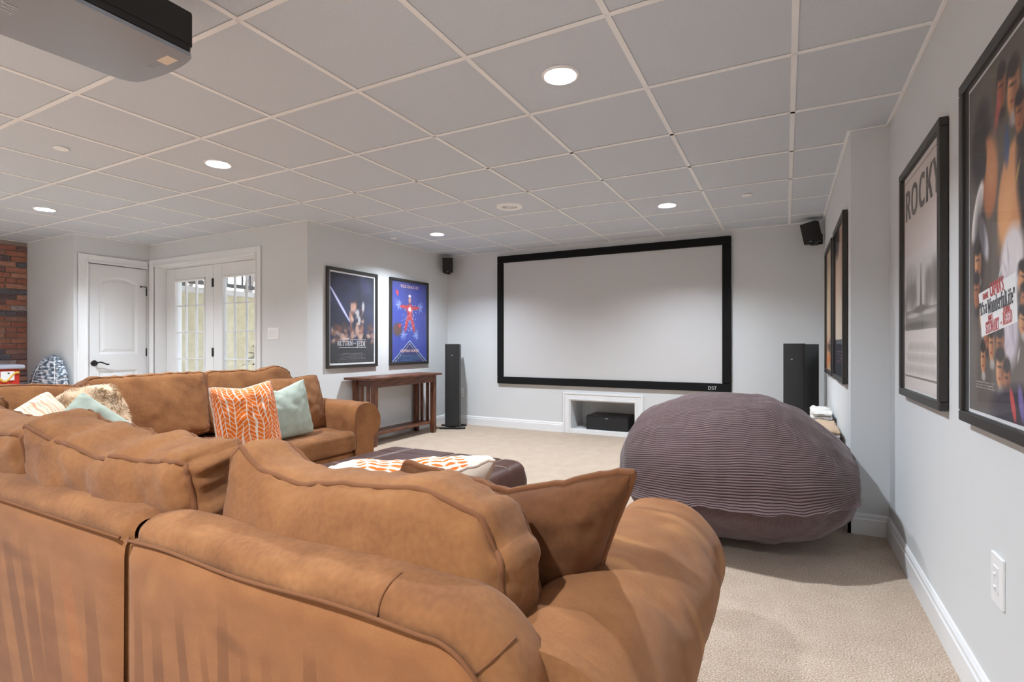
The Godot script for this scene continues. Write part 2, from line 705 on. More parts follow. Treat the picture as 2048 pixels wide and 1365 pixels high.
func camo_image() -> Image:
	var n := 384
	var im := Image.create(n, n, false, Image.FORMAT_RGB8)
	var a := noise(0.035, 61, 2)
	var b := noise(0.02, 62, 2)
	for y in n:
		for x in n:
			var v := a.get_noise_2d(x * 0.55 + y * 0.15, y * 2.4)
			var w := b.get_noise_2d(x, y)
			var c := rgb8(118, 132, 146)
			if v > 0.22:
				c = rgb8(214, 220, 228)
			elif v > 0.02:
				c = rgb8(150, 166, 184) if w > 0 else rgb8(150, 140, 138)
			elif v < -0.3:
				c = rgb8(74, 80, 92)
			im.set_pixel(x, y, c)
	return im

# ---------------------------------------------------------------- the room
func base_profile() -> Array:
	return [Vector2(0, 0), Vector2(0.016, 0), Vector2(0.016, 0.086), Vector2(0.012, 0.092), Vector2(0.012, 0.106), Vector2(0.005, 0.118), Vector2(0, 0.118)]

func baseboard(side: String, a: Vector3, b: Vector3, n: Vector3, label: String):
	var st := new_st()
	moulding(st, base_profile(), a, b, n)
	struct("baseboard_" + side, st, mats.trim, label, "baseboard")

func build_room():
	struct("floor", box_st(Vector3(-9.5, -0.12, -6.2), Vector3(0.7, 0, 3.8)), mats.carpet, "beige speckled cut pile carpet across the whole room", "carpet")
	struct("wall_right", box_st(Vector3(0.505, 0, -3.5), Vector3(0.66, 2.5, 3.7)), mats.wall, "pale grey right wall beside the camera with the two large posters")
	struct("wall_right_bay", box_st(Vector3(0.325, 0, -6.1), Vector3(0.66, 2.5, -3.5)), mats.wall, "pale grey wall section stepping forward near the screen with two edge-on posters")
	# screen wall with a niche near the floor
	var st := new_st()
	add_box(st, Vector3(-4.3, 0, -6.1), Vector3(-2.297, 2.5, -5.9))
	add_box(st, Vector3(-1.52, 0, -6.1), Vector3(0.66, 2.5, -5.9))
	add_box(st, Vector3(-2.297, 0.407, -6.1), Vector3(-1.52, 2.5, -5.9))
	add_box(st, Vector3(-2.297, 0, -6.1), Vector3(-1.52, 0.054, -5.9))
	var w := struct("wall_front", st, mats.wall, "pale grey wall that carries the big projection screen")
	st = new_st()
	add_box(st, Vector3(-2.40, 0.0, -6.36), Vector3(-1.42, 0.50, -6.30))
	add_box(st, Vector3(-2.36, 0.0, -6.32), Vector3(-2.297, 0.46, -6.1))
	add_box(st, Vector3(-1.52, 0.0, -6.32), Vector3(-1.46, 0.46, -6.1))
	add_box(st, Vector3(-2.36, 0.407, -6.32), Vector3(-1.46, 0.46, -6.1))
	add_box(st, Vector3(-2.36, 0.0, -6.32), Vector3(-1.46, 0.054, -6.1))
	obj("niche_lining", st, mats.wall, w)
	# picture-frame moulding round the niche
	st = new_st()
	var lo := Vector2(-2.394, 0.0)
	var hi := Vector2(-1.425, 0.490)
	for ring in [[0.0, 0.022], [0.022, 0.016], [0.068, 0.022], [0.086, 0.012]]:
		var o: float = ring[0]
		var t: float = ring[1]
		var e: float = 0.1 if o < 0.08 else 0.097
		var stop := minf(e, o + (0.022 if o < 0.01 else (0.046 if o < 0.03 else 0.018)))
		add_box(st, Vector3(lo.x + o, 0.0, -5.9), Vector3(lo.x + stop, hi.y - o, -5.9 + t), 0.003)
		add_box(st, Vector3(hi.x - stop, 0.0, -5.9), Vector3(hi.x - o, hi.y - o, -5.9 + t), 0.003)
		add_box(st, Vector3(lo.x + stop, hi.y - stop, -5.9), Vector3(hi.x - stop, hi.y - o, -5.9 + t), 0.003)
	add_box(st, Vector3(lo.x + 0.09, 0.0, -5.9), Vector3(hi.x - 0.09, 0.056, -5.885), 0.003)
	struct("trim_1", st, mats.trim, "white stepped moulding framing the speaker niche", "trim")
	struct("wall_left", box_st(Vector3(-4.28, 0, -6.1), Vector3(-4.1, 2.5, -3.54)), mats.wall, "pale grey side wall with two posters above the wooden table")
	st = new_st()
	add_box(st, Vector3(-4.84, 0, -3.76), Vector3(-4.28, 2.5, -3.54))
	add_box(st, Vector3(-6.97, 0, -3.76), Vector3(-6.73, 2.5, -3.54))
	add_box(st, Vector3(-6.73, 2.0, -3.76), Vector3(-4.84, 2.5, -3.54))
	struct("wall_patio", st, mats.wall, "pale grey wall around the glazed double doors")
	st = new_st()
	add_box(st, Vector3(-6.97, 0, -3.54), Vector3(-6.82, 2.5, -3.515))
	add_box(st, Vector3(-6.97, 0, -2.90), Vector3(-6.82, 2.5, -2.78))
	add_box(st, Vector3(-6.97, 1.985, -3.515), Vector3(-6.82, 2.5, -2.90))
	struct("wall_closet", st, mats.wall, "pale grey short wall around the white panel door")
	struct("wall_return", box_st(Vector3(-8.1, 0, -2.95), Vector3(-6.97, 2.5, -2.78)), mats.wall, "grey return wall between the brick and the white panel door")
	struct("wall_back", box_st(Vector3(-8.1, 0, 3.6), Vector3(0.66, 2.5, 3.75)), mats.wall, "pale grey back wall behind the camera")
	# brick wall: mortar bed with every brick laid on it
	var bw := struct("wall_brick", box_st(Vector3(-8.1, 0, -2.95), Vector3(-7.945, 2.5, 3.75)), mats.mortar, "wall of mixed orange red and charcoal bricks at the far left")
	var rng := RandomNumberGenerator.new()
	rng.seed = 4
	var shapes := []
	for len in [0.190, 0.088, 0.140]:
		for v in 2:
			shapes.append(finish(box_st(Vector3(-0.02, -0.027, -len / 2), Vector3(0.015 + 0.003 * v, 0.027, len / 2), 0.004)))
	for row in 35:
		var y := 0.03 + row * 0.0635
		var z := -2.78
		var first := true
		while z < -1.48:
			var pick := 0 if rng.randf() < 0.62 else (2 if rng.randf() < 0.6 else 1)
			if first:
				pick = [0, 1, 2][row % 3]
				first = false
			var len: float = [0.190, 0.088, 0.140][pick]
			var k := rng.randi_range(0, 2) if rng.randf() < 0.5 else rng.randi_range(0, 7)
			if row % 4 == 2 and rng.randf() < 0.6:
				k = rng.randi_range(3, 5)
			var b := place(shapes[pick * 2 + rng.randi_range(0, 1)], "brick", mats["brick_%d" % k], bw)
			b.position = Vector3(-7.945, y, z + len / 2 + 0.004)
			z += len + 0.009
	# plaster carries on past the bricks
	struct("wall_left_rear", box_st(Vector3(-7.945, 0, -1.38), Vector3(-7.925, 2.5, 3.6)), mats.wall, "pale grey wall continuing past the bricks towards the back")
	baseboard("right", Vector3(0.505, 0, 3.6), Vector3(0.505, 0, -3.5), Vector3(-1, 0, 0), "white moulded baseboard along the right wall")
	baseboard("right_step", Vector3(0.309, 0, -3.5), Vector3(0.505, 0, -3.5), Vector3(0, 0, 1), "white baseboard on the short step of the right wall")
	baseboard("right_bay", Vector3(0.325, 0, -3.484), Vector3(0.325, 0, -5.9), Vector3(-1, 0, 0), "white baseboard behind the bean bag")
	baseboard("front_left", Vector3(-4.1, 0, -5.9), Vector3(-2.394, 0, -5.9), Vector3(0, 0, 1), "white baseboard under the screen left of the niche")
	baseboard("front_right", Vector3(-1.425, 0, -5.9), Vector3(0.325, 0, -5.9), Vector3(0, 0, 1), "white baseboard under the screen right of the niche")
	baseboard("left", Vector3(-4.1, 0, -3.54), Vector3(-4.1, 0, -5.9), Vector3(1, 0, 0), "white baseboard behind the wooden table")
	baseboard("patio", Vector3(-4.78, 0, -3.54), Vector3(-4.1, 0, -3.54), Vector3(0, 0, 1), "white baseboard right of the glazed double doors")
	baseboard("return", Vector3(-7.93, 0, -2.78), Vector3(-6.82, 0, -2.78), Vector3(0, 0, 1), "white baseboard on the grey return wall")

func build_ceiling():
	var slab := struct("ceiling", box_st(Vector3(-8.1, 2.42, -6.4), Vector3(0.66, 2.52, 3.75)), mats.wall, "grey drop ceiling of square fibre tiles in white tees", "ceiling")
	var lights := [Vector2(-0.893, -2.163), Vector2(-3.345, -2.158), Vector2(-5.82, -2.161), Vector2(-0.907, -4.6), Vector2(-3.353, -4.63), Vector2(-0.9, 0.28), Vector2(-3.35, 0.28), Vector2(-5.82, 0.28), Vector2(-0.9, 2.5), Vector2(-3.35, 2.5), Vector2(-5.82, 2.5)]
	var holes := lights.duplicate()
	holes.append(Vector2(-2.13, -4.005))
	# tiles: square-edged boards with a small bevel; some are cut round for the lamps
	var whole := finish(box_st(Vector3(-TILE / 2 + 0.009, 0.0, -TILE / 2 + 0.009), Vector3(TILE / 2 - 0.009, 0.016, TILE / 2 - 0.009), 0.003))
	for i in range(-14, 2):
		for j in range(-10, 8):
			var cx := GX + (i - 0.5) * TILE
			var cz := GZ - (j - 0.5) * TILE
			var x0 := maxf(cx - TILE / 2, -7.93)
			var x1 := minf(cx + TILE / 2, 0.325 if cz < -3.5 else 0.505)
			var z0 := maxf(cz - TILE / 2, -5.9)
			var z1 := minf(cz + TILE / 2, 3.6)
			if cx < -4.1 and z0 < -3.54:
				z0 = -3.54
			if cz - TILE / 2 < -3.5 and cz + TILE / 2 > -3.5 and i == 1:
				x1 = 0.505
			if x1 - x0 < 0.04 or z1 - z0 < 0.04:
				continue
			var cut: Variant = null
			for h in holes:
				if h.x > x0 and h.x < x1 and h.y > z0 and h.y < z1:
					cut = h
			var o: MeshInstance3D
			if cut != null:
				o = obj("tile", holed_tile(x0 + 0.009, x1 - 0.009, z0 + 0.009, z1 - 0.009, cut, 0.079), mats.tile, slab)
				o.position.y = CEIL + 0.0045
			elif x1 - x0 > TILE - 0.01 and z1 - z0 > TILE - 0.01:
				o = place(whole, "tile", mats.tile, slab)
				o.position = Vector3(cx, CEIL + 0.0045, cz)
			else:
				o = obj("tile", box_st(Vector3(x0 + 0.005, CEIL + 0.0045, z0 + 0.005), Vector3(x1 - 0.005, CEIL + 0.0205, z1 - 0.005), 0.003), mats.tile, slab)
	# tees, each one bar of the grid
	for i in range(-13, 1):
		var x := GX + i * TILE
		var z0 := -5.9 if x > -4.1 else (-3.54 if x > -6.82 else -2.78)
		obj("main_tee", tee(Vector3(x, CEIL, z0), Vector3(x, CEIL, 3.6), 0.012), mats.tee, slab)
	for j in range(-9, 7):
		var z := GZ - j * TILE
		var a := -4.1 if z < -3.54 else (-6.82 if z < -2.78 else -7.93)
		obj("cross_tee", tee(Vector3(a, CEIL, z), Vector3(0.325 if z < -3.5 else 0.505, CEIL, z), 0.0115), mats.tee, slab)
	var st := new_st()
	for e in [[Vector3(0.487, CEIL, -3.5), Vector3(0.505, CEIL + 0.02, 3.6)], [Vector3(0.307, CEIL, -5.9), Vector3(0.325, CEIL + 0.02, -3.5)], [Vector3(0.307, CEIL, -3.5), Vector3(0.505, CEIL + 0.02, -3.482)], [Vector3(-4.1, CEIL, -5.9), Vector3(0.325, CEIL + 0.02, -5.882)], [Vector3(-4.1, CEIL, -5.9), Vector3(-4.082, CEIL + 0.02, -3.54)], [Vector3(-6.82, CEIL, -3.54), Vector3(-4.082, CEIL + 0.02, -3.522)], [Vector3(-6.82, CEIL, -3.54), Vector3(-6.802, CEIL + 0.02, -2.78)], [Vector3(-7.93, CEIL, -2.78), Vector3(-6.802, CEIL + 0.02, -2.762)], [Vector3(-7.93, CEIL, -2.78), Vector3(-7.912, CEIL + 0.02, 3.6)]]:
		add_box(st, e[0], e[1], 0.002)
	struct("trim_2", st, mats.tee, "thin white wall angle where the tiles meet the walls", "trim")
	var where := ["above the bean bag and nearest the camera", "above the sofa by the projector", "farthest left near the brick wall", "near the right end of the screen", "in the far left corner above the posters"]
	for k in lights.size():
		downlight(Vector3(lights[k].x, CEIL, lights[k].y), ("lit round recessed downlight " + where[k]) if k < 5 else "lit round recessed downlight behind the camera, out of the picture")
	# round air diffuser
	var v := thing("air_vent", "round white ceiling air diffuser with a ringed grille", "vent", Vector3(-2.13, CEIL, -4.005))
	st = new_st()
	lathe(st, [Vector2(0.062, 0.02), Vector2(0.066, -0.004), Vector2(0.085, -0.012), Vector2(0.112, -0.006), Vector2(0.118, 0.006)], 40)
	obj("rim", st, mats.plate, v)
	for k in 3:
		st = new_st()
		var r := 0.050 - k * 0.017
		lathe(st, [Vector2(r - 0.004, 0.016), Vector2(r + 0.001, -0.006), Vector2(r + 0.005, -0.005), Vector2(r + 0.001, 0.016)], 36)
		obj("ring", st, mats.plate, v)
	st = new_st()
	lathe(st, [Vector2(0.0, 0.028), Vector2(0.064, 0.028), Vector2(0.064, 0.034), Vector2(0.0, 0.034)], 32)
	obj("duct", st, mats.vent_dark, v)
	# concealed sprinkler caps
	for s in [[Vector2(-3.93, -1.537), "left, over the sofa"], [Vector2(-0.276, -4.58), "right, close to the screen"], [Vector2(-3.917, -4.577), "far, over the posters"]]:
		st = new_st()
		lathe(st, [Vector2(0.0, -0.006), Vector2(0.037, -0.006), Vector2(0.041, -0.002), Vector2(0.041, 0.001), Vector2(0.03, 0.006)], 32)
		var c := obj("sprinkler_cap", st, mats.plate)
		c.position = Vector3(s[0].x, CEIL + 0.001, s[0].y)
		tag(c, "flat white round sprinkler cover plate on the ceiling, " + s[1], "sprinkler cap", "sprinkler covers on the ceiling")

func tee(a: Vector3, b: Vector3, half: float) -> SurfaceTool:
	var st := new_st()
	var d := (b - a).normalized()
	var s := d.cross(Vector3.UP)
	var lo := a - s.abs() * half
	var hi := b + s.abs() * half
	add_box(st, Vector3(minf(lo.x, hi.x), CEIL, minf(lo.z, hi.z)), Vector3(maxf(lo.x, hi.x), CEIL + 0.004, maxf(lo.z, hi.z)), 0.0015)
	var w := s.abs() * 0.002
	add_box(st, Vector3(minf(a.x, b.x) - w.x, CEIL + 0.004, minf(a.z, b.z) - w.z), Vector3(maxf(a.x, b.x) + w.x, CEIL + 0.04, maxf(a.z, b.z) + w.z))
	return st

func holed_tile(x0: float, x1: float, z0: float, z1: float, c: Vector2, r: float) -> SurfaceTool:
	var st := new_st()
	var n := 48
	for i in n:
		var p := []
		for k in [i, i + 1]:
			var a = TAU * k / n
			var d := Vector2(cos(a), sin(a))
			var t := 9.0
			if d.x > 0.0001:
				t = minf(t, (x1 - c.x) / d.x)
			if d.x < -0.0001:
				t = minf(t, (x0 - c.x) / d.x)
			if d.y > 0.0001:
				t = minf(t, (z1 - c.y) / d.y)
			if d.y < -0.0001:
				t = minf(t, (z0 - c.y) / d.y)
			p.append(c + d * r)
			p.append(c + d * t)
		var v := func(q: Vector2, y: float) -> Vector3: return Vector3(q.x, y, q.y)
		quad(st, v.call(p[0], 0), v.call(p[1], 0), v.call(p[3], 0), v.call(p[2], 0), Vector3.DOWN)
		quad(st, v.call(p[0], 0.016), v.call(p[1], 0.016), v.call(p[3], 0.016), v.call(p[2], 0.016), Vector3.UP)
		var mid: Vector2 = (p[0] + p[2]) * 0.5 - c
		quad(st, v.call(p[0], 0), v.call(p[2], 0), v.call(p[2], 0.016), v.call(p[0], 0.016), Vector3(-mid.x, 0, -mid.y))
		quad(st, v.call(p[1], 0), v.call(p[3], 0), v.call(p[3], 0.016), v.call(p[1], 0.016), Vector3(mid.x, 0, mid.y))
		# corners of the square between two rays
		if absf(p[1].x - p[3].x) > 0.0001 and absf(p[1].y - p[3].y) > 0.0001:
			var k := Vector2(x1 if mid.x > 0 else x0, z1 if mid.y > 0 else z0)
			tri(st, v.call(p[1], 0), v.call(k, 0), v.call(p[3], 0), Vector3.DOWN)
			tri(st, v.call(p[1], 0.016), v.call(k, 0.016), v.call(p[3], 0.016), Vector3.UP)
	return st

func downlight(at: Vector3, label: String):
	var t := thing("downlight", label, "ceiling light", at, 0.0, "recessed downlights in the ceiling")
	var st := new_st()
	lathe(st, [Vector2(0.055, 0.052), Vector2(0.059, 0.047), Vector2(0.067, 0.0), Vector2(0.072, -0.004), Vector2(0.081, -0.003), Vector2(0.084, 0.003), Vector2(0.078, 0.006), Vector2(0.076, 0.062), Vector2(0.055, 0.062)], 40)
	obj("trim_ring", st, mats.plate, t)
	st = new_st()
	lathe(st, [Vector2(0.0, 0.050), Vector2(0.057, 0.050), Vector2(0.057, 0.058), Vector2(0.0, 0.058)], 40)
	obj("lens", st, mats.lens, t)
	var l := AreaLight3D.new()
	l.name = "lamp"
	l.area_size = Vector2(0.08, 0.08)
	l.area_range = 14.0
	l.area_attenuation = 2.0
	l.light_energy = LAMP_ENERGY * (1.35 if at.z > 0.0 and at.z < 1.0 else 1.0)
	l.light_color = Color(0.923, 0.961, 1.0)
	l.shadow_enabled = true
	l.rotation = Vector3(-PI / 2, 0, 0)
	l.position = Vector3(0, 0.046, 0)
	t.add_child(l)

# ---------------------------------------------------------------- doors and the area outside
func casing(st: SurfaceTool, x0: float, x1: float, y1: float, w: float, xf: Transform3D, right := true):
	# stepped flat casing round an opening in the local xy plane, z out of the wall
	for s in [[0.0, w, 0.012], [0.0, 0.022, 0.022], [w - 0.016, w, 0.017]]:
		add_box(st, Vector3(x0 - s[1], 0, 0), Vector3(x0 - s[0], y1 + s[1], s[2]), 0.003, xf)
		if right:
			add_box(st, Vector3(x1 + s[0], 0, 0), Vector3(x1 + s[1], y1 + s[1], s[2]), 0.003, xf)
		add_box(st, Vector3(x0 - s[0], y1 + s[0], 0), Vector3(x1 + s[0], y1 + s[1], s[2]), 0.003, xf)

func build_doors():
	# casing of the glazed doors; local z is +z here
	var st := new_st()
	casing(st, -6.715, -4.857, 1.998, 0.085, Transform3D(Basis.IDENTITY, Vector3(0, 0, -3.54)))
	add_box(st, Vector3(-6.735, 0, -3.76), Vector3(-6.715, 2.0, -3.54))
	add_box(st, Vector3(-4.857, 0, -3.76), Vector3(-4.835, 2.0, -3.54))
	add_box(st, Vector3(-6.715, 1.988, -3.76), Vector3(-4.857, 2.005, -3.54))
	add_box(st, Vector3(-6.715, 0, -3.80), Vector3(-4.857, 0.02, -3.62))
	struct("trim_3", st, mats.trim, "white casing and jambs around the glazed double doors", "trim")
	patio_door("door_1", -6.710, -5.791, 1, "white glazed patio door leaf nearer the white panel door")
	patio_door("door_2", -5.785, -4.860, 2, "white glazed patio door leaf nearer the light switch")
	closet_door()
	st = new_st()
	var turn := Transform3D(Basis(Vector3.UP, PI / 2), Vector3(-6.82, 0, 0))
	casing(st, 2.905, 3.513, 1.975, 0.09, turn, false)
	struct("trim_4", st, mats.trim, "white casing around the arched panel door", "trim")
	# switch by the doors
	var t := thing("light_switch", "white triple rocker light switch right of the glazed doors", "switch", Vector3(-4.588, 1.177, -3.54))
	var sp := obj("plate", box_st(Vector3(-0.083, -0.06, 0), Vector3(0.083, 0.06, 0.006), 0.003), mats.plate, t)
	for k in 3:
		obj("rocker", box_st(Vector3(-0.063 + k * 0.046, -0.034, 0.004), Vector3(-0.029 + k * 0.046, 0.034, 0.0095), 0.002), mats.trim, sp)

func patio_door(called: String, x0: float, x1: float, which: int, label: String):
	var t := Node3D.new()
	t.name = called
	add_child(t)
	t.position = Vector3(x0, 0, -3.702)
	tag(t, label, "door", "", "structure")
	var w := x1 - x0
	var m: float = (w - 0.61) / 2
	if which == 1:
		m = 0.165
	else:
		m = 0.152
	var g0 := m
	var g1 := m + 0.605
	var st := new_st()
	add_box(st, Vector3(0, 0.02, -0.02), Vector3(g0, 1.985, 0.025), 0.003)
	add_box(st, Vector3(g1, 0.02, -0.02), Vector3(w, 1.985, 0.025), 0.003)
	add_box(st, Vector3(g0, 1.845, -0.02), Vector3(g1, 1.985, 0.025), 0.003)
	add_box(st, Vector3(g0, 0.02, -0.02), Vector3(g1, 0.27, 0.025), 0.003)
	# glazing bead
	for b in [[g0, 0.27, g0 + 0.022, 1.845], [g1 - 0.022, 0.27, g1, 1.845], [g0, 1.823, g1, 1.845], [g0, 0.27, g1, 0.292]]:
		add_box(st, Vector3(b[0], b[1], -0.024), Vector3(b[2], b[3], 0.034), 0.006)
	var leaf := obj("leaf", st, mats.door_paint, t)
	for k in range(1, 5):
		var y := 1.845 - k * 0.315
		obj("glazing_bar", box_st(Vector3(g0, y - 0.007, -0.012), Vector3(g1, y + 0.007, 0.016), 0.004), mats.trim, leaf)
	for k in range(1, 3):
		var x := g0 + k * 0.605 / 3
		obj("glazing_bar", box_st(Vector3(x - 0.007, 0.27, -0.012), Vector3(x + 0.007, 1.845, 0.016), 0.004), mats.trim, leaf)
	for r in 5:
		for c in 3:
			obj("pane", box_st(Vector3(g0 + c * 0.2017, 0.27 + r * 0.315, 0.001), Vector3(g0 + (c + 1) * 0.2017, 0.27 + (r + 1) * 0.315, 0.004)), mats.glass, leaf)
	if which == 2:
		for y in [1.775, 0.98, 0.25]:
			obj("hinge", box_st(Vector3(-0.022, y - 0.05, 0.012), Vector3(0.006, y + 0.05, 0.036), 0.003), mats.bronze, leaf)
		# lever on the far stile
		st = new_st()
		lathe(st, [Vector2(0, 0), Vector2(0.026, 0), Vector2(0.026, 0.008), Vector2(0.01, 0.014), Vector2(0.009, 0.05), Vector2(0, 0.05)], 20, Transform3D(Basis(Vector3.RIGHT, PI / 2), Vector3(w - 0.06, 0.86, 0.025)))
		tube(st, PackedVector3Array([Vector3(w - 0.06, 0.86, 0.07), Vector3(w - 0.10, 0.865, 0.072), Vector3(w - 0.17, 0.855, 0.07)]), 0.008)
		obj("handle", st, mats.bronze, leaf)

func closet_door():
	# local x runs away from the camera along -z, local z points into the room
	var t := Node3D.new()
	t.name = "door_3"
	add_child(t)
	t.position = Vector3(-6.86, 0, -2.905)
	t.rotation.y = PI / 2
	tag(t, "white closed panel door with an arched top panel and dark lever", "door", "", "structure")
	var w := 0.605
	# the leaf, its face pressed in round two panels
	var st := new_st()
	var px0 := 0.118
	var px1 := 0.508
	var f := func(x: float, y: float) -> float:
		# signed depth inside a panel outline, positive inside
		var top := 1.785 + 0.055 * (1.0 - pow(absf((x - (px0 + px1) / 2) / ((px1 - px0) / 2)), 2.0))
		var a := minf(minf(x - px0, px1 - x), minf(y - 0.962, top - y))
		var b := minf(minf(x - px0, px1 - x), minf(y - 0.16, 0.77 - y))
		var d := maxf(a, b)
		if d <= 0.0:
			return 0.0
		if d < 0.014:
			return -0.016 * d / 0.014
		if d < 0.026:
			return -0.016
		if d < 0.055:
			return -0.016 + 0.012 * (d - 0.026) / 0.029
		return -0.004
	sheet(st, 150, 330, func(u: float, v: float) -> Vector3:
		var x := u * w
		var y := 0.012 + v * 1.958
		return Vector3(x, y, 0.02 + f.call(x, y)))
	add_box(st, Vector3(0, 0.012, -0.02), Vector3(w, 1.97, 0.002))
	add_box(st, Vector3(0, 0.012, -0.02), Vector3(0.004, 1.97, 0.0199))
	add_box(st, Vector3(w - 0.004, 0.012, -0.02), Vector3(w, 1.97, 0.0199))
	var leaf := obj("leaf", st, mats.door_paint, t)
	st = new_st()
	var face := Transform3D(Basis(Vector3.RIGHT, PI / 2), Vector3(0.07, 0.858, 0.02))
	lathe(st, [Vector2(0, 0), Vector2(0.033, 0), Vector2(0.033, 0.006), Vector2(0.026, 0.012), Vector2(0.012, 0.014), Vector2(0.011, 0.052), Vector2(0, 0.056)], 28, face)
	var pts := PackedVector3Array()
	for k in 13:
		var s := k / 12.0
		pts.append(Vector3(0.07 + s * 0.125, 0.858 + 0.012 * sin(s * PI * 1.6) - 0.004 * s, 0.068))
	tube(st, pts, 0.0075, 10)
	obj("handle", st, mats.bronze, leaf)
	obj("latch", box_st(Vector3(-0.006, 0.82, 0.005), Vector3(0.003, 0.90, 0.022), 0.001), mats.bronze, leaf)
	for y in [1.70, 0.975, 0.22]:
		obj("hinge", box_st(Vector3(w - 0.004, y - 0.048, 0.008), Vector3(w + 0.012, y + 0.048, 0.034), 0.003), mats.bronze, leaf)
	# hinge-pin door stop on the top hinge
	st = new_st()
	tube(st, PackedVector3Array([Vector3(w + 0.004, 1.755, 0.034), Vector3(w - 0.02, 1.757, 0.06), Vector3(w - 0.075, 1.757, 0.06)]), 0.005)
	lathe(st, [Vector2(0, 0), Vector2(0.011, 0), Vector2(0.011, 0.012), Vector2(0, 0.014)], 14, Transform3D(Basis(Vector3(0, 0, 1), PI / 2), Vector3(w - 0.07, 1.757, 0.06)))
	obj("door_stop", st, mats.bronze, leaf)
	struct("wall_closet_rear", box_st(Vector3(-7.6, 0, -3.7), Vector3(-6.97, 2.5, -2.95)), mats.wall, "closed closet behind the panel door")

func build_outside():
	struct("paving", box_st(Vector3(-7.6, -0.15, -9.2), Vector3(-4.2, -0.02, -3.7)), mats.paving, "pale paving of the sunken area outside the glazed doors", "paving")
	var st := new_st()
	add_box(st, Vector3(-7.65, -0.1, -9.2), Vector3(-7.4, 1.80, -3.72))
	add_box(st, Vector3(-7.4, -0.1, -9.2), Vector3(-4.2, 1.80, -8.95))
	var w := struct("wall_outside", st, mats.stucco, "tan stained retaining wall seen through the glazed doors")
	st = new_st()
	add_box(st, Vector3(-7.68, 1.80, -9.2), Vector3(-7.375, 1.885, -3.72), 0.01)
	add_box(st, Vector3(-7.4, 1.80, -9.2), Vector3(-4.2, 1.885, -8.93), 0.01)
	obj("coping", st, mats.cap, w)
	struct("trim_5", box_st(Vector3(-7.4, -0.1, -4.20), Vector3(-7.30, 2.4, -4.06), 0.006), mats.trim, "white corner board outside, at the left edge of the glass", "trim")
	# a bare vine creeping over the retaining wall
	st = new_st()
	var rng := RandomNumberGenerator.new()
	rng.seed = 9
	for k in 7:
		var p := Vector3(-7.392, 0.75 + 0.1 * k, -5.15 - 0.06 * k)
		var pts := PackedVector3Array()
		var dir := rng.randf_range(-0.5, 0.7)
		for s in 9:
			pts.append(p)
			dir += rng.randf_range(-0.35, 0.35)
			p += Vector3(0, sin(dir) * 0.05, -cos(dir) * 0.05)
		tube(st, pts, 0.005, 5)
	var vine := obj("vine", st, mats.vine)
	tag(vine, "bare twiggy vine creeping over the tan retaining wall outside", "vine")
	# iron railing on the coping
	var f := thing("railing", "black iron railing on top of the retaining wall outside", "railing", Vector3(-7.53, 1.885, -3.9))
	obj("rail", box_st(Vector3(-0.02, 0.055, -5.2), Vector3(0.02, 0.115, 0.02), 0.004), mats.iron, f)
	obj("rail", box_st(Vector3(-0.02, 0.88, -5.2), Vector3(0.02, 0.94, 0.02), 0.004), mats.iron, f)
	var bar := finish(box_st(Vector3(-0.012, 0.1, -0.012), Vector3(0.012, 0.9, 0.012)))
	for k in 40:
		var b := place(bar, "picket", mats.iron, f)
		b.position.z = -0.07 - k * 0.128
	for k in 3:
		var b := obj("post", box_st(Vector3(-0.03, 0, -0.03), Vector3(0.03, 1.0, 0.03), 0.004), mats.iron, f)
		b.position.z = -0.45 - k * 2.2
	st = new_st()
	add_box(st, Vector3(-40, 1.5, -40), Vector3(-7.65, 1.78, -3.85))
	add_box(st, Vector3(-7.65, 1.5, -40), Vector3(6, 1.78, -9.2))
	struct("ground", st, mats.lawn, "pale winter lawn above the retaining wall", "lawn")
	# bare winter trees
	var spots := [Vector3(-13.0, 1.75, -9.2), Vector3(-15.5, 1.75, -12.5), Vector3(-12.2, 1.75, -13.0), Vector3(-17.5, 1.75, -10.5), Vector3(-20.0, 1.75, -15.5)]
	var says := ["bare winter tree nearest the railing outside", "bare winter tree in the middle of the view outside", "bare slim winter tree right of the others outside", "bare winter tree left of the others outside", "bare winter tree farthest from the doors outside"]
	for k in spots.size():
		st = new_st()
		rng.seed = 100 + k
		branch(st, Vector3.ZERO, Vector3(rng.randf_range(-0.1, 0.1), 1, rng.randf_range(-0.1, 0.1)), 1.5, 0.11, 5, rng)
		var tr := obj("bare_tree", st, mats.bark)
		tr.position = spots[k]
		tag(tr, says[k], "tree", "bare trees beyond the railing")

func branch(st: SurfaceTool, at: Vector3, dir: Vector3, length: float, r: float, depth: int, rng: RandomNumberGenerator):
	var pts := PackedVector3Array([at])
	var p := at
	var d := dir.normalized()
	for k in 3:
		d = (d + Vector3(rng.randf_range(-0.15, 0.15), 0.03, rng.randf_range(-0.15, 0.15))).normalized()
		p += d * length / 3
		pts.append(p)
	tube(st, pts, r, 6 if depth > 3 else 4)
	if depth == 0:
		return
	for k in 3:
		var out := (d + Vector3(rng.randf_range(-0.9, 0.9), rng.randf_range(-0.1, 0.5), rng.randf_range(-0.9, 0.9))).normalized()
		branch(st, pts[2 if k == 2 else 3], out, length * rng.randf_range(0.6, 0.8), r * 0.6, depth - 1, rng)

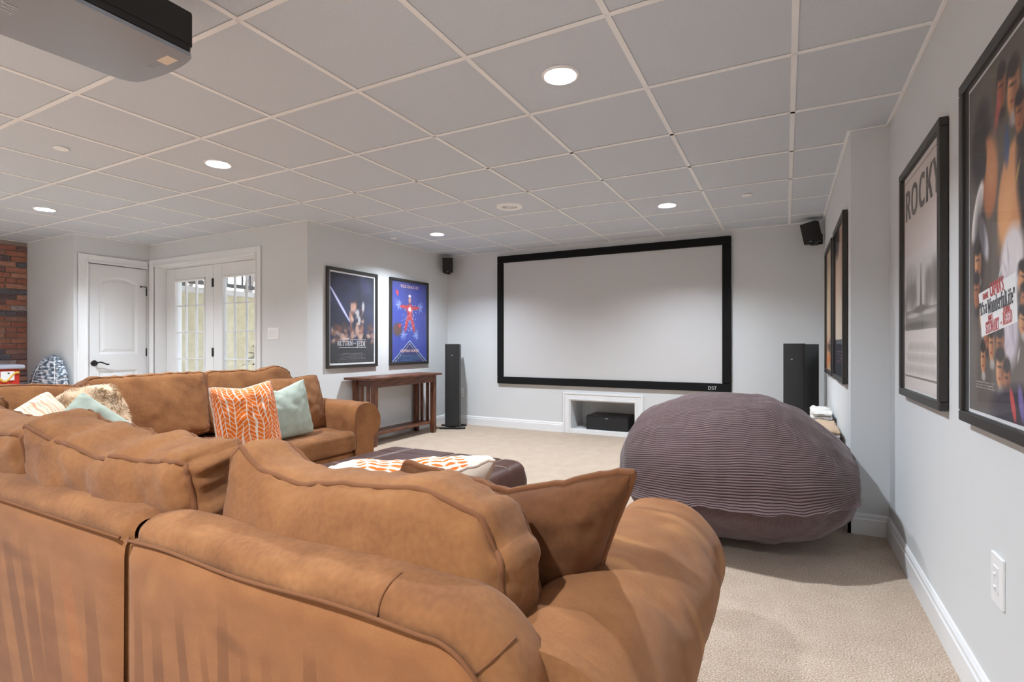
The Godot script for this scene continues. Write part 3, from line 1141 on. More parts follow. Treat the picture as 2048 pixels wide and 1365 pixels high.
# ---------------------------------------------------------------- the sectional sofa
func build_sofa():
	# right module, with the arm nearest the camera
	var t := thing("sofa_section", "tan suede sofa section nearest the camera, with the wide rolled arm", "sofa", Vector3(-0.70, 0, -1.1))
	back_with_arch(t, -1.252, -0.305, mats.suede_panel_0)
	near_arm(t)
	var st := box_st(Vector3(-1.245, 0.05, -1.60) - t.position, Vector3(-0.27, 0.24, -0.64) - t.position, 0.02)
	obj("base", st, mats.suede, t)
	feet(t, -1.2, -0.25, -1.52, -0.68)
	# middle module, seen from behind
	t = thing("sofa_section", "tan suede armless sofa section at the lower left, seen from behind", "sofa", Vector3(-2.1, 0, -1.1))
	back_straight(t, -2.96, -1.275, mats.suede_panel_1)
	obj("base", box_st(Vector3(-2.95, 0.05, -1.60) - t.position, Vector3(-1.28, 0.24, -0.64) - t.position, 0.02), mats.suede, t)
	feet(t, -2.9, -1.33, -1.52, -0.68)
	# corner module
	t = thing("sofa_section", "tan suede corner sofa section where the two runs meet", "sofa", Vector3(-3.5, 0, -1.1))
	back_straight(t, -4.02, -2.985, mats.suede_panel_1)
	obj("base", box_st(Vector3(-4.0, 0.05, -1.60) - t.position, Vector3(-2.985, 0.24, -0.64) - t.position, 0.02), mats.suede, t)
	obj("side_back", box_st(Vector3(-4.03, 0.05, -1.60) - t.position, Vector3(-3.90, 0.66, -0.66) - t.position, 0.035), mats.suede, t)
	feet(t, -3.95, -3.05, -1.52, -0.68)
	# far module along the left, with the far arm
	t = thing("sofa_section", "tan suede sofa section facing the ottoman, with the far rolled arm", "sofa", Vector3(-3.5, 0, -2.4))
	obj("base", box_st(Vector3(-4.0, 0.05, -3.18) - t.position, Vector3(-2.99, 0.24, -1.64) - t.position, 0.02), mats.suede, t)
	obj("back", box_st(Vector3(-4.03, 0.05, -3.20) - t.position, Vector3(-3.88, 0.66, -1.63) - t.position, 0.04), mats.suede, t)
	far_arm(t)
	feet(t, -3.95, -3.05, -3.1, -1.7)

func feet(t: Node3D, x0: float, x1: float, z0: float, z1: float):
	var st := new_st()
	lathe(st, [Vector2(0, 0), Vector2(0.022, 0), Vector2(0.03, 0.055), Vector2(0, 0.055)], 12)
	var mesh := finish(st)
	for p in [[x0, z0], [x1, z0], [x0, z1], [x1, z1]]:
		var f := place(mesh, "foot", mats.wood_foot, t)
		f.position = Vector3(p[0], 0, p[1]) - t.position

# sweep of the padded top: an oval section carried along a path in the xy plane at depth z
func padded_roll(st: SurfaceTool, path: PackedVector2Array, z: float, rz: float, rn: float, off: Vector3, seed_at := 3):
	var n := path.size()
	var ripple := noise(4.0, seed_at, 2)
	sheet(st, n - 1, 28, func(u: float, v: float) -> Vector3:
		var i := int(round(u * (n - 1)))
		var a := path[maxi(i - 1, 0)]
		var b := path[mini(i + 1, n - 1)]
		var tan2 := (b - a).normalized()
		var out := Vector2(-tan2.y, tan2.x)
		var w := TAU * v
		var e := 1.0
		if i < 3:
			e = [0.70, 0.90, 0.97][i]
		if i > n - 4:
			e = [0.70, 0.90, 0.97][n - 1 - i]
		var c := signf(cos(w)) * pow(absf(cos(w)), 0.8)
		var s := signf(sin(w)) * pow(absf(sin(w)), 0.8)
		var p := path[i] + out * c * rn * e
		var k := 0.003 * ripple.get_noise_3d(path[i].x * 2.0 + cos(w) * 0.3, path[i].y * 2.0, sin(w) * 0.3)
		return Vector3(p.x + out.x * k, p.y + out.y * k, z + s * rz * e) - off, -1.0)

func back_straight(t: Node3D, x0: float, x1: float, panel_mat: Material):
	var off := t.position
	var path := PackedVector2Array()
	var n := 60
	for k in n + 1:
		var s := k / float(n)
		s = s + 0.5 / PI * -sin(TAU * s) * 0.6
		path.append(Vector2(lerpf(x0, x1, s), 0.636 + 0.003 * sin(s * 9.0)))
	var st := new_st()
	padded_roll(st, path, -0.676, 0.064, 0.046, off)
	obj("back_roll", st, mats.suede, t)
	st = new_st()
	sheet(st, 60, 30, func(u: float, v: float) -> Vector3:
		var x := lerpf(x0 + 0.004, x1 - 0.004, u)
		var y := lerpf(0.05, 0.638, v)
		var edge := minf(1.0, minf(u, 1.0 - u) * 30.0)
		return Vector3(x, y, -0.610 + 0.010 * (1.0 - pow(1.0 - edge, 2.0)) + 0.003 * sin(u * 5.0) * v - 0.010 * smoothstep(0.95, 1.0, v)) - off, 1.0)
	obj("back_panel", st, panel_mat, t)
	obj("back", box_st(Vector3(x0 + 0.004, 0.05, -0.74) - off, Vector3(x1 - 0.004, 0.63, -0.615) - off, 0.012), mats.suede, t)
	st = new_st()
	tube(st, PackedVector3Array([Vector3(x0 + 0.01, 0.640, -0.606) - off, Vector3((x0 + x1) / 2, 0.641, -0.605) - off, Vector3(x1 - 0.01, 0.640, -0.606) - off]), 0.0035, 6)
	obj("piping", st, mats.piping, t)

func back_with_arch(t: Node3D, x0: float, x1: float, panel_mat: Material):
	var off := t.position
	# path of the middle of the roll: straight, then round the corner and down
	var path := PackedVector2Array()
	var rad := 0.105
	var cx := x1 - rad - 0.045
	var yc := 0.64 - rad
	for k in 50:
		path.append(Vector2(lerpf(x0, cx - 0.02, k / 49.0), 0.64 + 0.004 * sin(k * 0.2)))
	for k in range(1, 26):
		var w := PI / 2 * k / 25.0
		path.append(Vector2(cx + sin(w) * rad * 1.0, yc + cos(w) * rad))
	for k in range(1, 12):
		path.append(Vector2(cx + rad, lerpf(yc, 0.06, k / 11.0)))
	var st := new_st()
	padded_roll(st, path, -0.678, 0.066, 0.047, off, 5)
	obj("back_roll", st, mats.suede, t)
	# the panel inside that arch
	var edge_x := cx + rad - 0.005
	st = new_st()
	sheet(st, 70, 40, func(u: float, v: float) -> Vector3:
		var x := lerpf(x0 + 0.004, edge_x, u)
		var top := 0.638
		if x > cx:
			top = yc + sqrt(maxf(0.0, 1.0 - pow((x - cx) / (rad + 0.005), 2.0))) * (rad - 0.002)
		var y := lerpf(0.05, top, v)
		var e := minf(1.0, minf(u, 1.0 - u) * 40.0)
		return Vector3(x, y, -0.610 + 0.010 * (1.0 - pow(1.0 - e, 2.0)) + 0.003 * sin(u * 7.0) * v - 0.010 * smoothstep(0.95, 1.0, v)) - off, 1.0)
	obj("back_panel", st, panel_mat, t)
	var shape := PackedVector2Array([Vector2(x0 + 0.004, 0.05), Vector2(edge_x, 0.05)])
	for k in 13:
		var w := PI / 2 * (12 - k) / 12.0
		shape.append(Vector2(cx + sin(w) * rad - off.x * 0.0, yc + cos(w) * rad))
	shape.append(Vector2(x0 + 0.004, 0.64))
	st = new_st()
	prism(st, shape, -0.74, -0.615, Transform3D(Basis.IDENTITY, -off))
	obj("back", st, mats.suede, t)
	st = new_st()
	var seam := PackedVector3Array()
	for p in path:
		var inner := p
		if p.x <= cx:
			inner = p + Vector2(0, 0.0)
		elif p.y > yc:
			inner = Vector2(cx, yc) + (p - Vector2(cx, yc)).normalized() * (rad - 0.001)
		else:
			inner = p
		seam.append(Vector3(inner.x, inner.y, -0.606) - off)
	tube(st, seam, 0.0035, 6)
	obj("piping", st, mats.piping, t)
	# two short cross seams on the bend
	for k in [44, 62]:
		st = new_st()
		var p := path[k]
		var d := (path[k + 1] - path[k - 1]).normalized()
		var o := Vector2(-d.y, d.x)
		var cs := PackedVector3Array()
		for q in 15:
			var w := lerpf(0.04, 0.5, q / 14.0) * PI
			var c := signf(cos(w)) * pow(absf(cos(w)), 0.8)
			cs.append(Vector3(p.x + o.x * c * 0.0475, p.y + o.y * c * 0.0475, -0.678 + pow(sin(w), 0.8) * 0.0665) - off)
		tube(st, cs, 0.002, 5)
		obj("cross_seam", st, mats.piping, t)

# arm section seen from the open end; x across (0 inner, 1 outer side is negative scale), y up
func arm_outline() -> PackedVector2Array:
	var c := Curve2D.new()
	var key := [Vector2(-0.13, 0.20), Vector2(-0.132, 0.42), Vector2(-0.126, 0.53), Vector2(-0.100, 0.583), Vector2(-0.045, 0.605), Vector2(0.03, 0.604), Vector2(0.09, 0.576), Vector2(0.138, 0.522), Vector2(0.160, 0.46), Vector2(0.152, 0.395), Vector2(0.112, 0.345), Vector2(0.074, 0.30), Vector2(0.064, 0.06)]
	for k in key.size():
		var a: Vector2 = key[maxi(k - 1, 0)]
		var b: Vector2 = key[mini(k + 1, key.size() - 1)]
		c.add_point(key[k], -(b - a) / 6.0, (b - a) / 6.0)
	return c.tessellate_even_length(5, 0.014)

func swept_arm(t: Node3D, outline: PackedVector2Array, length: float, xf: Transform3D, front_lip: float, sd: int):
	# the section lies in local xy; the arm runs from z = 0 (rear) to z = -length (front)
	var n := outline.size()
	var lump := noise(3.0, sd, 3)
	var st := new_st()
	sheet(st, n - 1, 64, func(u: float, v: float) -> Vector3:
		var i := int(round(u * (n - 1)))
		var p := outline[i]
		var z := -length * v
		# the padding rounds over at the front rim
		var rim := maxf(0.0, (v * length - (length - 0.045)) / 0.045)
		var pull := 1.0 - 0.055 * pow(rim, 2.2)
		var mid := Vector2(-0.03, 0.36)
		var q := mid + (p - mid) * pull if p.y > 0.3 else p
		var k := 0.010 * lump.get_noise_3d(p.x * 1.5, p.y * 1.5, z * 1.2)
		var out := (p - mid).normalized()
		if p.y > 0.3:
			q += out * k
		return xf * Vector3(q.x, q.y, z), signf(xf.basis.determinant()))
	obj("arm", st, mats.suede_arm, t)
	# front face and its piping
	var face := PackedVector2Array()
	var rimline := PackedVector3Array()
	for p in outline:
		var mid := Vector2(-0.03, 0.36)
		var q := mid + (p - mid) * 0.945 if p.y > 0.3 else p
		face.append(q)
		rimline.append(xf * Vector3(q.x, q.y, -length - front_lip * 0.0 + 0.001))
	face.append(Vector2(outline[0].x, 0.06))
	st = new_st()
	prism(st, face, -length - front_lip, -length + 0.03, xf)
	obj("arm_front", st, mats.suede_soft, t)
	st = new_st()
	var rear := PackedVector2Array(outline)
	rear.append(Vector2(outline[0].x, 0.06))
	prism(st, rear, -0.03, 0.0, xf)
	obj("arm_rear", st, mats.suede_soft, t)
	st = new_st()
	tube(st, rimline, 0.0055, 6)
	obj("piping", st, mats.piping, t)

func near_arm(t: Node3D):
	var outline := arm_outline()
	for k in outline.size():
		# a broad flat-topped roll
		outline[k].x = outline[k].x * 1.04
	swept_arm(t, outline, 0.90, Transform3D(Basis.IDENTITY, Vector3(-0.315, 0, -0.70) - t.position), 0.006, 14)

func far_arm(t: Node3D):
	# runs from the wall side towards +x; outer side faces -z
	var b := Basis(Vector3(0, 0, -1), Vector3.UP, Vector3(-1, 0, 0))
	swept_arm(t, arm_outline(), 0.98, Transform3D(b, Vector3(-3.95, 0, -3.155) - t.position), 0.006, 15)

# ---------------------------------------------------------------- loose cushions
# A box cushion: local x runs along its width, y up its height, z through its thickness (+z is the rear).
# prof is a list of [u from -1 to 1, lift of the top edge]; the origin is the middle of its lower rear edge.
func box_cushion(called: String, label: String, group: String, at: Vector3, turn: float, lean: float, size: Vector3, prof: Array, sd: int, opt := {}) -> Node3D:
	var t := thing(called, label, "cushion", at, turn, group)
	var half := size * 0.5
	var r: float = opt.get("r", 0.05)
	var bulge: float = opt.get("bulge", 0.28)
	var wr: float = opt.get("wrinkle", 1.0)
	var roll: float = opt.get("roll", 0.0)
	var n1 := noise(1.0, sd, 3)
	var n2 := noise(1.0, sd + 50, 2)
	var tilt := Basis(Vector3(0, 0, 1), roll) * Basis(Vector3.RIGHT, lean)
	var f := func(c: Vector3) -> Vector3:
		var p := c * half
		var lim := half - Vector3.ONE * r
		var q := Vector3(clampf(p.x, -lim.x, lim.x), clampf(p.y, -lim.y, lim.y), clampf(p.z, -lim.z, lim.z))
		var d := p - q
		var nrm := d.normalized()
		p = q + nrm * minf(r, d.length() if d.length() < r else r)
		var ux := c.x
		var uy := c.y
		p.z *= 1.0 + bulge * (1.0 - ux * ux) * (1.0 - uy * uy)
		p.x *= 1.0 + 0.035 * (1.0 - uy * uy)
		p.y *= 1.0 + 0.02 * (1.0 - ux * ux)
		# slumped top edge
		var lift := 0.0
		for k in prof.size() - 1:
			if ux >= prof[k][0] and ux <= prof[k + 1][0]:
				lift = lerpf(prof[k][1], prof[k + 1][1], smoothstep(prof[k][0], prof[k + 1][0], ux))
		p.y += lift * smoothstep(-0.7, 1.0, uy)
		# creases: long soft folds, finer puckers next to the seams
		var edge := maxf(absf(ux), absf(uy))
		var soft := n1.get_noise_3d(p.x * 5.0 + p.y * 2.0, p.y * 4.0 - p.x, p.z * 3.0 + sd)
		var fold := n2.get_noise_3d(p.x * 16.0 + p.y * 7.0, p.y * 3.0, p.z * 2.0)
		var pucker := n2.get_noise_3d(p.x * 26.0, p.y * 26.0, p.z * 2.5) * pow(edge, 8.0)
		p += nrm * wr * (0.010 * soft + 0.006 * fold + 0.005 * pucker)
		p.y += half.y
		p.z -= half.z
		return tilt * p
	var st := new_st()
	var n: int = opt.get("n", 30)
	var sine := func(s: float) -> float: return sin((s * 2.0 - 1.0) * PI / 2)
	for axis in 3:
		var b := (axis + 1) % 3
		var d := (axis + 2) % 3
		for s in [-1.0, 1.0]:
			sheet(st, n if b != 2 else int(n * 0.6), n if d != 2 else int(n * 0.6), func(u: float, v: float) -> Vector3:
				var c := Vector3.ZERO
				c[axis] = s
				c[b] = sine.call(u)
				c[d] = sine.call(v)
				return f.call(c), s)
	obj("cover", st, mats[opt.get("mat", "suede_soft")], t)
	# corded seams round the front and the rear face
	for s in [-1.0, 1.0]:
		st = new_st()
		var pts := PackedVector3Array()
		var m := 44
		for side in 4:
			for k in m:
				var w: float = sine.call(k / float(m))
				var c := [Vector3(w, -1, s), Vector3(1, w, s), Vector3(-w, 1, s), Vector3(-1, -w, s)]
				pts.append(f.call(c[side]) * 1.0)
		tube(st, pts, opt.get("cord", 0.006), 6, true)
		obj("piping", st, mats.piping, t)
	return t

func build_cushions():
	var rear := "loose back cushions of the sectional sofa"
	var seats := "seat cushions of the sectional sofa"
	# near run: the rear faces look at the camera
	box_cushion("back_cushion", "plump tan suede back cushion nearest the camera, slumped beside the near arm", rear, Vector3(-0.772, 0.415, -0.705), 0.0, -0.10, Vector3(0.74, 0.385, 0.175), [[-1.0, 0.055], [-0.62, 0.0], [-0.35, -0.012], [0.1, 0.004], [0.5, 0.016], [0.8, -0.005], [1.0, -0.055]], 3, {"r": 0.062, "bulge": 0.42, "n": 52, "wrinkle": 1.05})
	box_cushion("back_cushion", "tan suede back cushion second from the near arm, creased along its top", rear, Vector3(-1.57, 0.41, -0.735), 0.03, 0.17, Vector3(0.755, 0.385, 0.19), [[-1.0, 0.055], [-0.5, 0.02], [0.1, -0.012], [0.25, 0.0], [1.0, 0.018]], 5, {"r": 0.055, "bulge": 0.34, "n": 52, "wrinkle": 1.9})
	box_cushion("back_cushion", "tan suede back cushion at the left edge of the picture, third from the near arm", rear, Vector3(-2.37, 0.41, -0.735), 0.0, 0.17, Vector3(0.76, 0.385, 0.19), [[-1.0, 0.04], [0.0, -0.01], [1.0, 0.015]], 7, {"r": 0.055, "bulge": 0.34, "n": 36, "wrinkle": 1.6})
	box_cushion("back_cushion", "tan suede back cushion in the sofa corner, farthest left of the near row", rear, Vector3(-3.25, 0.41, -0.80), 0.0, 0.12, Vector3(0.82, 0.40, 0.19), [[-1.0, 0.02], [0.0, 0.0], [1.0, 0.03]], 9, {"n": 24})
	# left run: the fronts look at the ottoman
	box_cushion("back_cushion", "tan suede back cushion behind the mint pillow, beside the far arm", rear, Vector3(-3.87, 0.39, -2.70), -PI / 2, 0.18, Vector3(0.75, 0.455, 0.21), [[-1.0, -0.01], [-0.6, 0.02], [-0.1, -0.015], [0.3, 0.0], [1.0, 0.0]], 11, {"r": 0.05, "bulge": 0.2, "n": 34, "wrinkle": 1.2})
	box_cushion("back_cushion", "tan suede back cushion in front of the panel door, behind the fur pillow", rear, Vector3(-3.87, 0.39, -1.955), -PI / 2, 0.19, Vector3(0.74, 0.455, 0.21), [[-1.0, 0.0], [0.0, -0.005], [1.0, -0.01]], 13, {"r": 0.05, "bulge": 0.2, "n": 34, "wrinkle": 1.1})
	box_cushion("back_cushion", "low tan suede back cushion in front of the toy box and camouflage seat", rear, Vector3(-3.87, 0.38, -1.22), -PI / 2, 0.19, Vector3(0.70, 0.43, 0.21), [[-1.0, -0.01], [0.0, 0.01], [1.0, 0.0]], 15, {"n": 26})
	# seats
	var opt := {"r": 0.035, "bulge": 0.0, "n": 24, "wrinkle": 0.5, "mat": "suede"}
	var seat := func(label: String, x0: float, x1: float, z0: float, z1: float, front_z: bool, sd: int):
		var t := box_cushion("seat_cushion", label, seats, Vector3((x0 + x1) / 2, 0.235, z1), 0.0, 0.0, Vector3(x1 - x0, 0.155, z1 - z0), [[-1.0, 0.0], [0.0, 0.012], [1.0, 0.0]], sd, opt)
		return t
	seat.call("tan suede seat cushion under the pillows beside the near arm", -1.235, -0.555, -1.64, -0.75, true, 21)
	seat.call("tan suede seat cushion of the middle section, hidden behind its back cushions", -2.955, -1.27, -1.64, -0.75, true, 22)
	seat.call("tan suede seat cushion in the corner of the sectional", -3.86, -2.985, -1.62, -0.75, true, 23)
	seat.call("tan suede seat cushion beside the far arm, in front of the mint pillow", -3.86, -2.955, -3.02, -2.325, false, 24)
	seat.call("tan suede seat cushion in front of the fur pillow", -3.86, -2.955, -2.315, -1.635, false, 25)

# ---------------------------------------------------------------- throw pillows
# A knife-edge pillow: local x across, y up, +z is the front. ear pulls the sides in between the corners.
func pillow_point(u: float, v: float, s: float, o: Dictionary, n1: FastNoiseLite) -> Vector3:
	var w: float = o.w
	var h: float = o.h
	var ear: float = o.get("ear", 0.07)
	var x := w * 0.5 * u * (1.0 - ear * (1.0 - v * v) * absf(u))
	var y := h * 0.5 * v * (1.0 - ear * (1.0 - u * u) * absf(v))
	var puff := pow(maxf(0.0, (1.0 - u * u) * (1.0 - v * v)), o.get("pow", 0.45))
	var z: float = o.t * 0.5 * puff * s
	x += o.get("shear", 0.0) * (1.0 - v) * 0.5
	var round_off := 1.0 - 0.07 * pow(absf(u * v), 5.0)
	x *= round_off
	y *= round_off
	y -= o.get("sag", 0.0) * pow(1.0 - absf(u), 1.0) * smoothstep(-0.6, 1.0, v)
	var e := pow(maxf(absf(u), absf(v)), 3.0)
	z += o.get("wrinkle", 0.01) * n1.get_noise_3d(x * 9.0 + y * 4.0, y * 9.0 - x * 4.0, s * 3.0) * (0.5 + puff)
	z += o.get("wrinkle", 0.01) * 0.7 * n1.get_noise_3d(x * 24.0, y * 24.0, 7.0) * e
	z -= o.get("bend", 0.0) * (u * u)
	return Vector3(x, y, z)

func pillow(called: String, label: String, xf: Transform3D, o: Dictionary, front: Material, back: Material, cord: Material = null) -> Node3D:
	var t := thing(called, label, "pillow", Vector3.ZERO, 0.0, o.get("group", ""))
	t.transform = xf
	var n1 := noise(1.0, o.get("seed", 1), 3)
	var n := 40
	var warp := func(s: float) -> float: return sin((s * 2.0 - 1.0) * PI / 2)
	for s in [1.0, -1.0]:
		var st := new_st()
		sheet(st, n, n, func(u: float, v: float) -> Vector3: return pillow_point(warp.call(u), warp.call(v), s, o, n1), s)
		obj("front" if s > 0 else "back", st, front if s > 0 else back, t)
	if cord != null:
		var pts := PackedVector3Array()
		for side in 4:
			for k in 40:
				var w: float = warp.call(k / 40.0)
				var c: Vector2 = [Vector2(w, -1), Vector2(1, w), Vector2(-w, 1), Vector2(-1, -w)][side]
				pts.append(pillow_point(c.x, c.y, 1.0, o, n1))
		var st := new_st()
		tube(st, pts, o.get("cord", 0.005), 6, true)
		obj("piping", st, cord, t)
	return t

# a frame for a pillow: centre, the way its front looks (flat angle), how far it leans back, and its turn in its own plane
func pose(at: Vector3, yaw: float, lean: float, twist := 0.0) -> Transform3D:
	return Transform3D(Basis(Vector3.UP, yaw) * Basis(Vector3.RIGHT, -lean) * Basis(Vector3(0, 0, 1), twist), at)

func build_pillows():
	var left := PI / 2
	pillow("throw_pillow", "tan suede loose pillow with piping, leaning behind the mint pillow by the far arm", pose(Vector3(-3.36, 0.605, -2.80), left, 0.26, 0.03), {"w": 0.52, "h": 0.44, "t": 0.15, "ear": 0.04, "seed": 2, "sag": 0.01}, mats.suede_soft, mats.suede_soft, mats.piping)
	pillow("throw_pillow", "pale mint square pillow beside the orange patterned pillow", pose(Vector3(-3.16, 0.595, -2.50), left + 0.05, 0.20, 0.05), {"w": 0.53, "h": 0.43, "t": 0.14, "ear": 0.08, "seed": 3, "sag": 0.055}, mats.seafoam, mats.cream)
	pillow("throw_pillow", "square orange and cream pillow printed with rows of leaves", pose(Vector3(-3.02, 0.597, -2.14), left + 0.06, 0.20, 0.03), {"w": 0.47, "h": 0.46, "t": 0.14, "ear": 0.06, "seed": 4, "sag": 0.03}, mats.orange_leaf, mats.cream, mats.cream)
	fur_pillow()
	pillow("throw_pillow", "peach striped pillow with an orange band, left of the small mint pillow", pose(Vector3(-3.24, 0.58, -1.18), left + 0.15, 0.35, 0.50), {"w": 0.42, "h": 0.40, "t": 0.13, "ear": 0.05, "seed": 6}, mats.stripe, mats.cream)
	pillow("throw_pillow", "small pale mint pillow showing one corner beside the fur pillow", pose(Vector3(-3.12, 0.615, -1.33), left - 0.1, 0.28, 0.80), {"w": 0.32, "h": 0.32, "t": 0.12, "ear": 0.07, "seed": 7}, mats.seafoam, mats.seafoam)
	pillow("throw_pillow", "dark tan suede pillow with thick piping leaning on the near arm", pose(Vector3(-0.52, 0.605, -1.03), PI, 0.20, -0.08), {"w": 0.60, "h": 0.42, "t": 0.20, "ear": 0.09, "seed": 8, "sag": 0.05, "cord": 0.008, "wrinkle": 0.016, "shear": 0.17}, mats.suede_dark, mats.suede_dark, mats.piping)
	pillow("throw_pillow", "white pillow with orange fern embroidery lying in front of the dark tan pillow", pose(Vector3(-1.0, 0.62, -1.24), PI + 0.75, 0.95, 0.0), {"w": 0.48, "h": 0.42, "t": 0.20, "ear": 0.10, "seed": 9, "sag": 0.10, "pow": 0.4}, mats.orange_fern, mats.cream, mats.cream)

func fur_pillow():
	var o := {"w": 0.29, "h": 0.44, "t": 0.22, "ear": -0.10, "seed": 5, "pow": 0.45}
	var xf := pose(Vector3(-3.36, 0.60, -1.47), PI / 2 - 0.3, 0.3, 0.22)
	var t := pillow("fur_pillow", "fluffy beige fur pillow beside the small mint pillow", xf, o, mats.fur, mats.fur)
	var n1 := noise(1.0, 5, 3)
	var rng := RandomNumberGenerator.new()
	rng.seed = 77
	var clump := noise(9.0, 6, 2)
	var st := new_st()
	st.set_smooth_group(0)
	for k in 20000:
		var u := rng.randf_range(-1, 1)
		var v := rng.randf_range(-1, 1)
		u = signf(u) * pow(absf(u), 0.8)
		v = signf(v) * pow(absf(v), 0.8)
		var s := 1.0 if rng.randf() < 0.6 else -1.0
		var p := pillow_point(u, v, s, o, n1)
		var du := pillow_point(clampf(u + 0.01, -1, 1), v, s, o, n1) - pillow_point(clampf(u - 0.01, -1, 1), v, s, o, n1)
		var dv := pillow_point(u, clampf(v + 0.01, -1, 1), s, o, n1) - pillow_point(u, clampf(v - 0.01, -1, 1), s, o, n1)
		var nrm := du.cross(dv).normalized() * s
		var flow := Vector3(clump.get_noise_3d(p.x, p.y, p.z), clump.get_noise_3d(p.y, p.z, p.x) - 0.35, clump.get_noise_3d(p.z, p.x, p.y)) * 1.6
		var d := (nrm + flow + Vector3(rng.randf_range(-0.3, 0.3), rng.randf_range(-0.3, 0.3), rng.randf_range(-0.3, 0.3))).normalized()
		var side := d.cross(nrm + Vector3(0.1, 0.2, 0.3)).normalized() * 0.0014
		var l := rng.randf_range(0.014, 0.028)
		var a := p - nrm * 0.002
		var b := a + d * l * 0.55
		var tip := a + (d - Vector3(0, 0.25, 0)).normalized() * l
		tri(st, a - side, a + side, b + side * 0.7, nrm)
		tri(st, a - side, b + side * 0.7, b - side * 0.7, nrm)
		tri(st, b - side * 0.7, b + side * 0.7, tip, nrm)
	var fur := obj("fur", st, mats.fur, t)
	fur.set_meta("kind", "stuff")

# ---------------------------------------------------------------- ottoman
func build_ottoman():
	var t := thing("ottoman", "large dark brown leather ottoman with stitched squares and nailhead trim", "ottoman", Vector3(-1.795, 0, -2.13))
	var hw := Vector2(0.505, 0.555)
	var seams_x := [-0.30, 0.03, 0.35]
	var seams_z := [-0.34, 0.02, 0.38]
	var pt := func(sx: float, sz: float) -> Vector3:
		# sx, sz in -1..1 run over the top and down the padded sides
		var x := sx * hw.x
		var z := sz * hw.y
		var d := minf(hw.x - absf(x), hw.y - absf(z))
		var y := 0.405 + 0.018 * (1.0 - sx * sx) * (1.0 - sz * sz)
		var e := clampf(1.0 - d / 0.07, 0, 1)
		y -= 0.07 * (1.0 - sqrt(maxf(0.0, 1.0 - e * e)))
		var g := 9.0
		for s in seams_x:
			g = minf(g, absf(x - s))
		for s in seams_z:
			g = minf(g, absf(z - s))
		y -= 0.007 * exp(-pow(g / 0.012, 2.0)) * (1.0 - e)
		# rounded corners in plan
		var q := Vector2(absf(x), absf(z)) - (hw - Vector2(0.09, 0.09))
		if q.x > 0 and q.y > 0 and q.length() > 0.0001:
			var k := maxf(q.x, q.y) / q.length()
			x = signf(x) * (hw.x - 0.09 + q.x * k)
			z = signf(z) * (hw.y - 0.09 + q.y * k)
		return Vector3(x, y, z)
	var st := new_st()
	var n := 120
	sheet(st, n, n, func(u: float, v: float) -> Vector3: return pt.call(u * 2 - 1, 1 - v * 2))
	# padded side below the top edge
	var rim := []
	for k in 160:
		var a := k / 40.0
		var s := int(a)
		var f := (a - s) * 2 - 1
		var c: Vector2 = [Vector2(f, 1), Vector2(1, -f), Vector2(-f, -1), Vector2(-1, f)][s]
		rim.append(pt.call(c.x, c.y))
	st.set_smooth_group(0)
	var lv := [[1.0, 0.0], [1.012, -0.03], [1.012, -0.06], [0.995, -0.085], [0.985, -0.09]]
	for k in 160:
		var a: Vector3 = rim[k]
		var b: Vector3 = rim[(k + 1) % 160]
		for j in lv.size() - 1:
			var m := func(p: Vector3, q: Array) -> Vector3: return Vector3(p.x * q[0], p.y + q[1], p.z * q[0])
			quad(st, m.call(a, lv[j]), m.call(b, lv[j]), m.call(b, lv[j + 1]), m.call(a, lv[j + 1]), Vector3(a.x, 0, a.z))
	var top := obj("cushion_top", st, mats.leather, t)
	st = new_st()
	for s in seams_x:
		var pts := PackedVector3Array()
		for k in 61:
			pts.append(pt.call(s / hw.x, lerpf(-0.93, 0.93, k / 60.0)) + Vector3(0, 0.0012, 0))
		tube(st, pts, 0.0013, 4)
	for s in seams_z:
		var pts := PackedVector3Array()
		for k in 61:
			pts.append(pt.call(lerpf(-0.93, 0.93, k / 60.0), s / hw.y) + Vector3(0, 0.0012, 0))
		tube(st, pts, 0.0013, 4)
	obj("stitching", st, mats.thread, top)
	obj("apron", box_st(Vector3(-0.475, 0.20, -0.525), Vector3(0.475, 0.315, 0.525), 0.012), mats.leather, t)
	st = new_st()
	for k in 160:
		var a: Vector3 = rim[k]
		var p := Vector3(a.x * 0.992, a.y - 0.078, a.z * 0.992)
		lathe(st, [Vector2(0, 0.005), Vector2(0.005, 0.003), Vector2(0.0075, 0.0)], 6, Transform3D(Basis(Quaternion(Vector3.UP, Vector3(a.x / hw.x, 0, a.z / hw.y).normalized())), p))
	var nails := obj("nailheads", st, mats.nail, top)
	nails.set_meta("kind", "stuff")
	for sx in [-1, 1]:
		for sz in [-1, 1]:
			st = new_st()
			var p := Vector3(0.43 * sx, 0, 0.48 * sz)
			add_box(st, p + Vector3(-0.03, 0, -0.03), p + Vector3(0.03, 0.2, 0.03), 0.006)
			obj("leg", st, mats.wood_foot, t)

